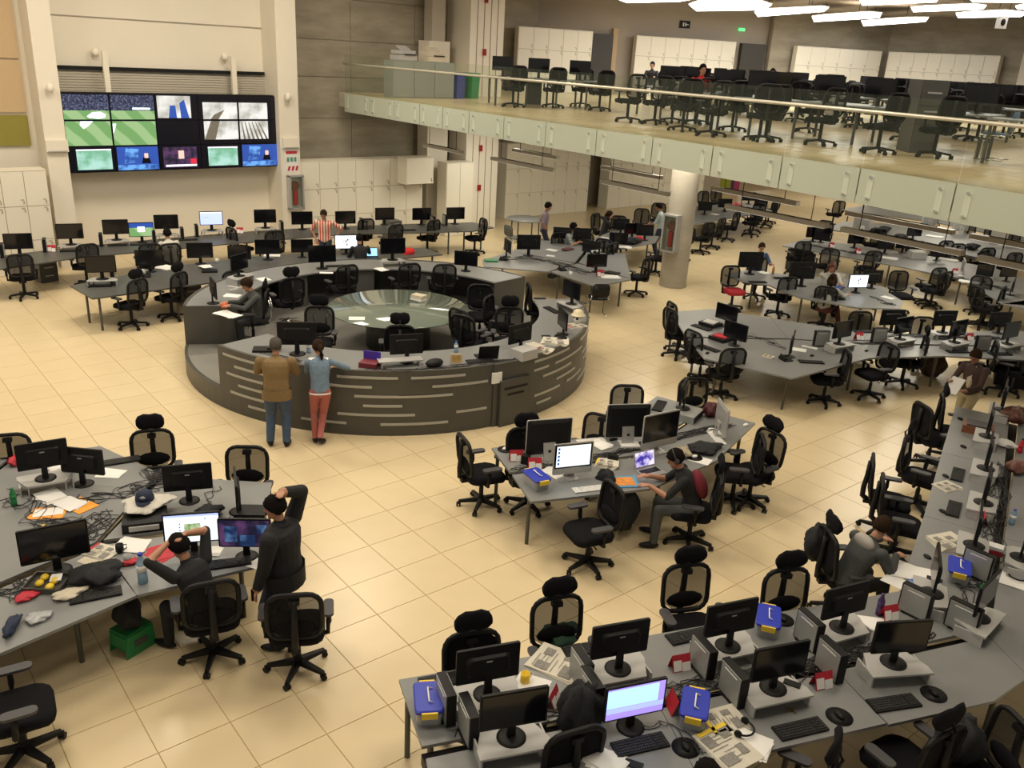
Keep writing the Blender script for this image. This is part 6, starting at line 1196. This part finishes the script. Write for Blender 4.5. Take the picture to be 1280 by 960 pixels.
# ---------------------------------------------------------------- people
def at(x, y, z): return P(x, y, z)
def gat(x, U):
    d = CF + CR*((x-640)/FPX) - CU*((90-480)/FPX); return (U, d.y/d.x*U, ZM)
def stand(label, x, y, ztop, fac, **k):
    q_ = P(x, y, ztop); s_ = k.get('scale', 1.0); return person(label, (q_.x, q_.y, k.pop('z0', 0)), fac, **k)
g = P(349, 557, 0)
person('man in tan jacket and jeans leaning on the counter', (g.x, g.y, 0), 58, lean=8, hl=(.40, .12, 1.16, .9, -.3, 0), hr=(.38, -.08, 1.16, .9, .5, 0), fl=(.0, .13, 15), fr=(-.02, -.12, -10), head=(5, 12), top=tanj, legs=jean, hair=HGRY, scale=.97, bulk=1.3, vox=.010, elbow={1: (-.4, .9, -.4), -1: (-.4, -.9, -.4)},
       extras=[('jacket_hem', lambda b, H, tp: b.loft([[tp(.0+.175*cos(a), .225*sin(a), z) for a in [2*pi*k/16 for k in range(16)]] for z in (-.13, .03)], closed_ends=False), tanj, None)])
g = P(402, 553, 0)
person('woman in denim jacket and coral trousers leaning on the counter', (g.x, g.y, 0), 62, pel=.90, lean=16, hl=(.50, .05, 1.16, .9, -.4, 0), hr=(.36, -.30, 1.16, .3, .9, 0), fl=(.02, .10, 0), fr=(-.12, .02, -30, -.5), footz=(0, .06), head=(20, 20), top=denim, legs=coral, hair=HBRN, hairstyle='tail', scale=.95, bulk=.92, vox=.010, elbow={1: (-.4, .6, -.5), -1: (-.3, -1, -.2)},
       extras=[('lace_hem', lambda b, H, tp: b.loft([[tp(.0+.125*cos(a), .172*sin(a), z) for a in [2*pi*k/16 for k in range(16)]] for z in (-.045, -.02)], closed_ends=False), paper_m, 'white lace hem')])
g = P(360, 806, 0)
person('man in black jacket standing with a hand on his head', (g.x, g.y, 0), 128, lean=2, hl=(.14, .30, .84, .3, .1, -1), hr=(.02, -.08, 1.74, -.2, .9, .3), fl=(.05, .11, 15), fr=(.0, -.11, -15), head=(15, 10), top=blkc, legs=darkj, hair=HBLK, scale=.98, bulk=1.45, vox=.009, elbow={1: (-.5, .4, -.4), -1: (-.5, -1, .35)},
       extras=[('jacket_hem', lambda b, H, tp: b.loft([[tp(.0+.195*cos(a), .25*sin(a), z) for a in [2*pi*k/16 for k in range(16)]] for z in (-.16, .03)], closed_ends=False), blkc, None), ('phone', lambda b, H, tp: b.box((.2, .27, .76), (.02, .06, .13)), blk_m, 'black phone in his hand'), ('collar', lambda b, H, tp: b.tube([tp(.07*cos(a), .075*sin(a), .50) for a in [2*pi*k/12 for k in range(12)]], .022, 6, True), blkc, None)])
g = P(262, 812, .1)
person('person in black seated with both hands on their head', (g.x, g.y, 0), 112, pel=.55, lean=24, hl=(.36, .09, 1.22, -.2, -.9, .2), hr=(.30, -.08, 1.27, -.3, .9, .2), fl=(.45, .1), fr=(.25, -.62, -50), head=(0, 25), top=blkc, legs=blkc, skin=SKIN, sleeve='short', hair=HBLK, vox=.009, elbow={1: (.1, 1, .1), -1: (.2, -1, .1)})
g = P(861, 671, .1)
person('person with headphones and maroon backpack seated at laptop', (g.x, g.y, 0), 133, pel=.55, lean=24, hl=(.58, .16, .84, 1, -.2, 0), hr=(.58, -.12, .84, 1, .2, 0), fl=(.45, .2), fr=(.45, -.15), head=(5, 25), top=blkc, legs=greyc, hair=HBLK, sleeve='short', vox=.010,
       extras=[('backpack', lambda b, H, tp: b.ell(tp(-.14, 0, .28), (.09, .15, .2), 14, 10, Matrix.Rotation(.4, 3, 'Y')), maroon, 'maroon hooded backpack'), ('headphones', lambda b, H, tp: (b.tube([H(-.01, .095*cos(a), .02+.118*sin(a)) for a in [pi*k/10 for k in range(11)]], .009, 6), b.ell(H(-.01, .088, .0), (.035, .018, .04), 8, 6), b.ell(H(-.01, -.088, .0), (.035, .018, .04), 8, 6)), grayarm_m, 'grey headphones')])
g = P(1056, 730, .5)
person('man in dark grey jacket writing on papers at the desk', (g.x, g.y, 0), 342, pel=.56, lean=30, hl=(.62, .22, .84, 1, -.3, 0), hr=(.52, -.12, .84, 1, .3, 0), fl=(.45, .2), fr=(.45, -.15), head=(10, 35), top=greyc, legs=blkc, hair=HBRN, vox=.009, bulk=1.1,
       extras=[('hood', lambda b, H, tp: b.ell(tp(-.09, 0, .46), (.07, .14, .09), 12, 8), mat('pale_grey_hood', (.4, .38, .35), .9), 'pale grey hood'), ('glasses', lambda b, H, tp: [b.tube([H(.095, s_*.032+.024*cos(a), .014+.017*sin(a)) for a in [2*pi*k/10 for k in range(10)]], .003, 4, True) for s_ in (1, -1)]+[b.tube([H(.09, s_*.056, .016), H(.0, s_*.08, .02)], .003, 4) for s_ in (1, -1)], blk_m, 'thin glasses')])
stand('woman in brown cardigan walking while reading white papers', 1226, 437, 1.62, 175, pel=.90, lean=4, hl=(.36, .10, 1.02, 1, 0, .2), hr=(.40, -.12, 1.14, 1, 0, .2), fl=(.22, .07), fr=(-.2, -.08), head=(0, 28), top=browncard, legs=creamc, hair=HBRN, hairstyle='bun', skin=SKIN2, scale=.97, vox=.010,
      extras=[('papers', lambda b, H, tp: b.box((.52, -.02, 1.10), (.012, .22, .31), R=Matrix.Rotation(-.7, 3, 'Y')), paper_m, 'white papers held in both hands'), ('lanyard', lambda b, H, tp: b.tube([tp(.06, .05, .5), tp(.125, .02, .3), tp(.12, 0, .15)], .008, 5), paper_m, 'white lanyard'), ('blouse', lambda b, H, tp: b.ell(tp(.075, 0, .28), (.05, .07, .22), 10, 8), mat('cream_blouse', (.5, .42, .3), .8), 'cream blouse front')])
stand('man in red and white striped football shirt standing', 405, 262, 1.70, 240, lean=3, hl=(-.02, .30, 1.0, 0, -1, -.2), hr=(.0, -.24, .95), head=(-10, 22), top=redstr, legs=darkj, hair=HBRN, sleeve='short', scale=.99, bulk=1.1, vox=.012, elbow={1: (-.3, 1, 0), -1: (-.5, -.5, -.5)})
stand('man in pale purple shirt standing with hand on hip', 682, 254, 1.70, 322, lean=3, hl=(.05, .2, .95), hr=(.02, -.20, 1.0, .3, .8, -.2), head=(5, 15), top=lilac, legs=darkj, hair=HBLK, sleeve='short', vox=.012, elbow={1: (-.5, .5, -.5), -1: (-.5, -1, 0)})
stand('man in grey striped polo shirt seated typing', 709, 280, 1.28, 300, pel=.55, lean=14, hl=(.45, .15, .84, 1, 0, 0), hr=(.45, -.1, .84, 1, 0, 0), fl=(.4, .15), fr=(.4, -.15), head=(25, 15), top=grystr, legs=darkj, hair=HBLK, sleeve='short', vox=.012)
stand('dark haired woman in black seated, hand at her chin', 756, 267, 1.26, 330, pel=.55, lean=12, hl=(.4, .15, .84, 1, 0, 0), hr=(.16, -.08, 1.12, .2, .3, .9), fl=(.4, .15), fr=(.4, -.15), head=(5, 5), top=blkc, legs=blkc, hair=HBRN, hairstyle='bun', vox=.013)
stand('man in pale blue shirt standing left of the column', 829, 256, 1.68, 125, lean=6, hl=(.40, .15, 1.05, 1, 0, 0), hr=(.1, -.24, .9), head=(20, 20), top=paleb, legs=darkj, hair=HBLK, sleeve='short', vox=.013, skin=SKIN2)
stand('man in dark grey seated inside the round counter typing', 325, 349, ZP+1.28, 168, z0=ZP, pel=.55, lean=18, hl=(.58, .14, .86, 1, -.1, 0), hr=(.58, -.1, .86, 1, .1, 0), fl=(.4, .15), fr=(.4, -.15), head=(0, 25), top=greyc, legs=blkc, hair=HBRN, vox=.011)
stand('person in white shirt seated with back to the camera', 211, 291, 1.26, 90, pel=.55, lean=10, hl=(.4, .15, .84, 1, 0, 0), hr=(.4, -.15, .84, 1, 0, 0), fl=(.4, .15), fr=(.4, -.15), top=whitec, legs=darkj, hair=HBLK, sleeve='short', vox=.014)
stand('person in black seated behind the small lit laptop', 451, 300, 1.22, 70, pel=.55, lean=14, hl=(.4, .15, .84, 1, 0, 0), hr=(.4, -.15, .84, 1, 0, 0), fl=(.4, .15), fr=(.4, -.15), head=(0, 20), top=blkc, legs=blkc, hair=HBLK, vox=.014)
stand('person in blue checked shirt seated behind a black monitor', 950, 305, 1.28, 240, pel=.55, lean=10, hl=(.42, .2, .84, 1, 0, 0), hr=(.42, -.15, .84, 1, 0, 0), fl=(.4, .15), fr=(.4, -.15), head=(-10, 15), top=bluech, legs=blkc, hair=HBRN, sleeve='short', vox=.013)
stand('woman in white top seated resting her face on a hand', 1037, 331, 1.22, 230, pel=.55, lean=16, hl=(.42, .2, .84, 1, 0, 0), hr=(.22, -.06, 1.08, .1, .3, .9), fl=(.4, .15), fr=(.4, -.15), head=(0, 20), top=whitec, legs=darkj, hair=mat('reddish_hair', (.10, .03, .015), .6), hairstyle='long', vox=.013)
stand('woman in grey jumper seated reaching to a lit screen', 1036, 348, 1.25, 5, pel=.55, lean=20, hl=(.45, .2, .84, 1, 0, 0), hr=(.62, -.22, .82, 1, -.3, 0), fl=(.4, .15), fr=(.45, -.25), head=(20, 15), top=greyk, legs=mat('maroon_trousers', (.07, .012, .015), .8), hair=HBRN, hairstyle='long', vox=.012)
stand('person in red shirt seated far back on the gallery', 877, 86, ZM+1.25, 240, z0=ZM, pel=.55, lean=6, hl=(.4, .15, .84, 1, 0, 0), hr=(.4, -.15, .84, 1, 0, 0), fl=(.4, .15), fr=(.4, -.15), top=redc, legs=blkc, hair=HBLK, vox=.016)
person('person in black on the gallery, left of the red shirt', gat(815, 25.4), 215, pel=.55, lean=6, hl=(.4, .15, .84, 1, 0, 0), hr=(.4, -.15, .84, 1, 0, 0), fl=(.4, .15), fr=(.4, -.15), top=blkc, legs=blkc, hair=HBLK, vox=.018)
person('person in orange and black on the gallery, right of red shirt', gat(966, 25.4), 215, pel=.55, lean=6, hl=(.4, .15, .84, 1, 0, 0), hr=(.4, -.15, .84, 1, 0, 0), fl=(.4, .15), fr=(.4, -.15), top=fab('orange_top', (.5, .12, .02)), legs=blkc, hair=HBLK, vox=.018)
g = P(818, 958, .78); q_ = Vector((cos(radians(85)), sin(radians(85)), 0))
person('person in black at the bottom edge, hand on the desk', (g.x-q_.x*.62+.05, g.y-q_.y*.62-.05, 0), 85, pel=.50, lean=18, hl=(.60, .05, .80, 1, .5, 0), hr=(.4, -.3, .80, 1, 0, 0), fl=(.4, .15), fr=(.4, -.15), head=(0, 20), top=blkc, legs=blkc, hair=HBLK, scale=.92, vox=.010)

# ---------------------------------------------------------------- labels that single things out
ORD = ['first', 'second', 'third', 'fourth', 'fifth', 'sixth', 'seventh', 'eighth', 'ninth', 'tenth', 'eleventh', 'twelfth', 'thirteenth', 'fourteenth', 'fifteenth', 'sixteenth', 'seventeenth', 'eighteenth', 'nineteenth', 'twentieth']
bpy.context.view_layer.update()
grp = {}
for o, d, wh in REG: grp.setdefault((d, wh), []).append(o)
for (d, wh), L in grp.items():
    L.sort(key=lambda o: pix(o.location+Vector((0, 0, .5 if o['category'] == 'chair' else 0)))[0])
    for i, o in enumerate(L):
        if len(L) == 1: o['label'] = '%s %s' % (d, wh)
        else:
            n = len(L); od = 'leftmost' if i == 0 else 'rightmost' if i == n-1 else (ORD[i]+' from left' if i < n/2 else ORD[n-1-i]+' from right')
            o['label'] = '%s, %s %s' % (d, od, wh)
        if len(o['label'].split()) > 16: print('LONG', o['label'])
        if len(L) == 1 and 'group' in o and False: pass
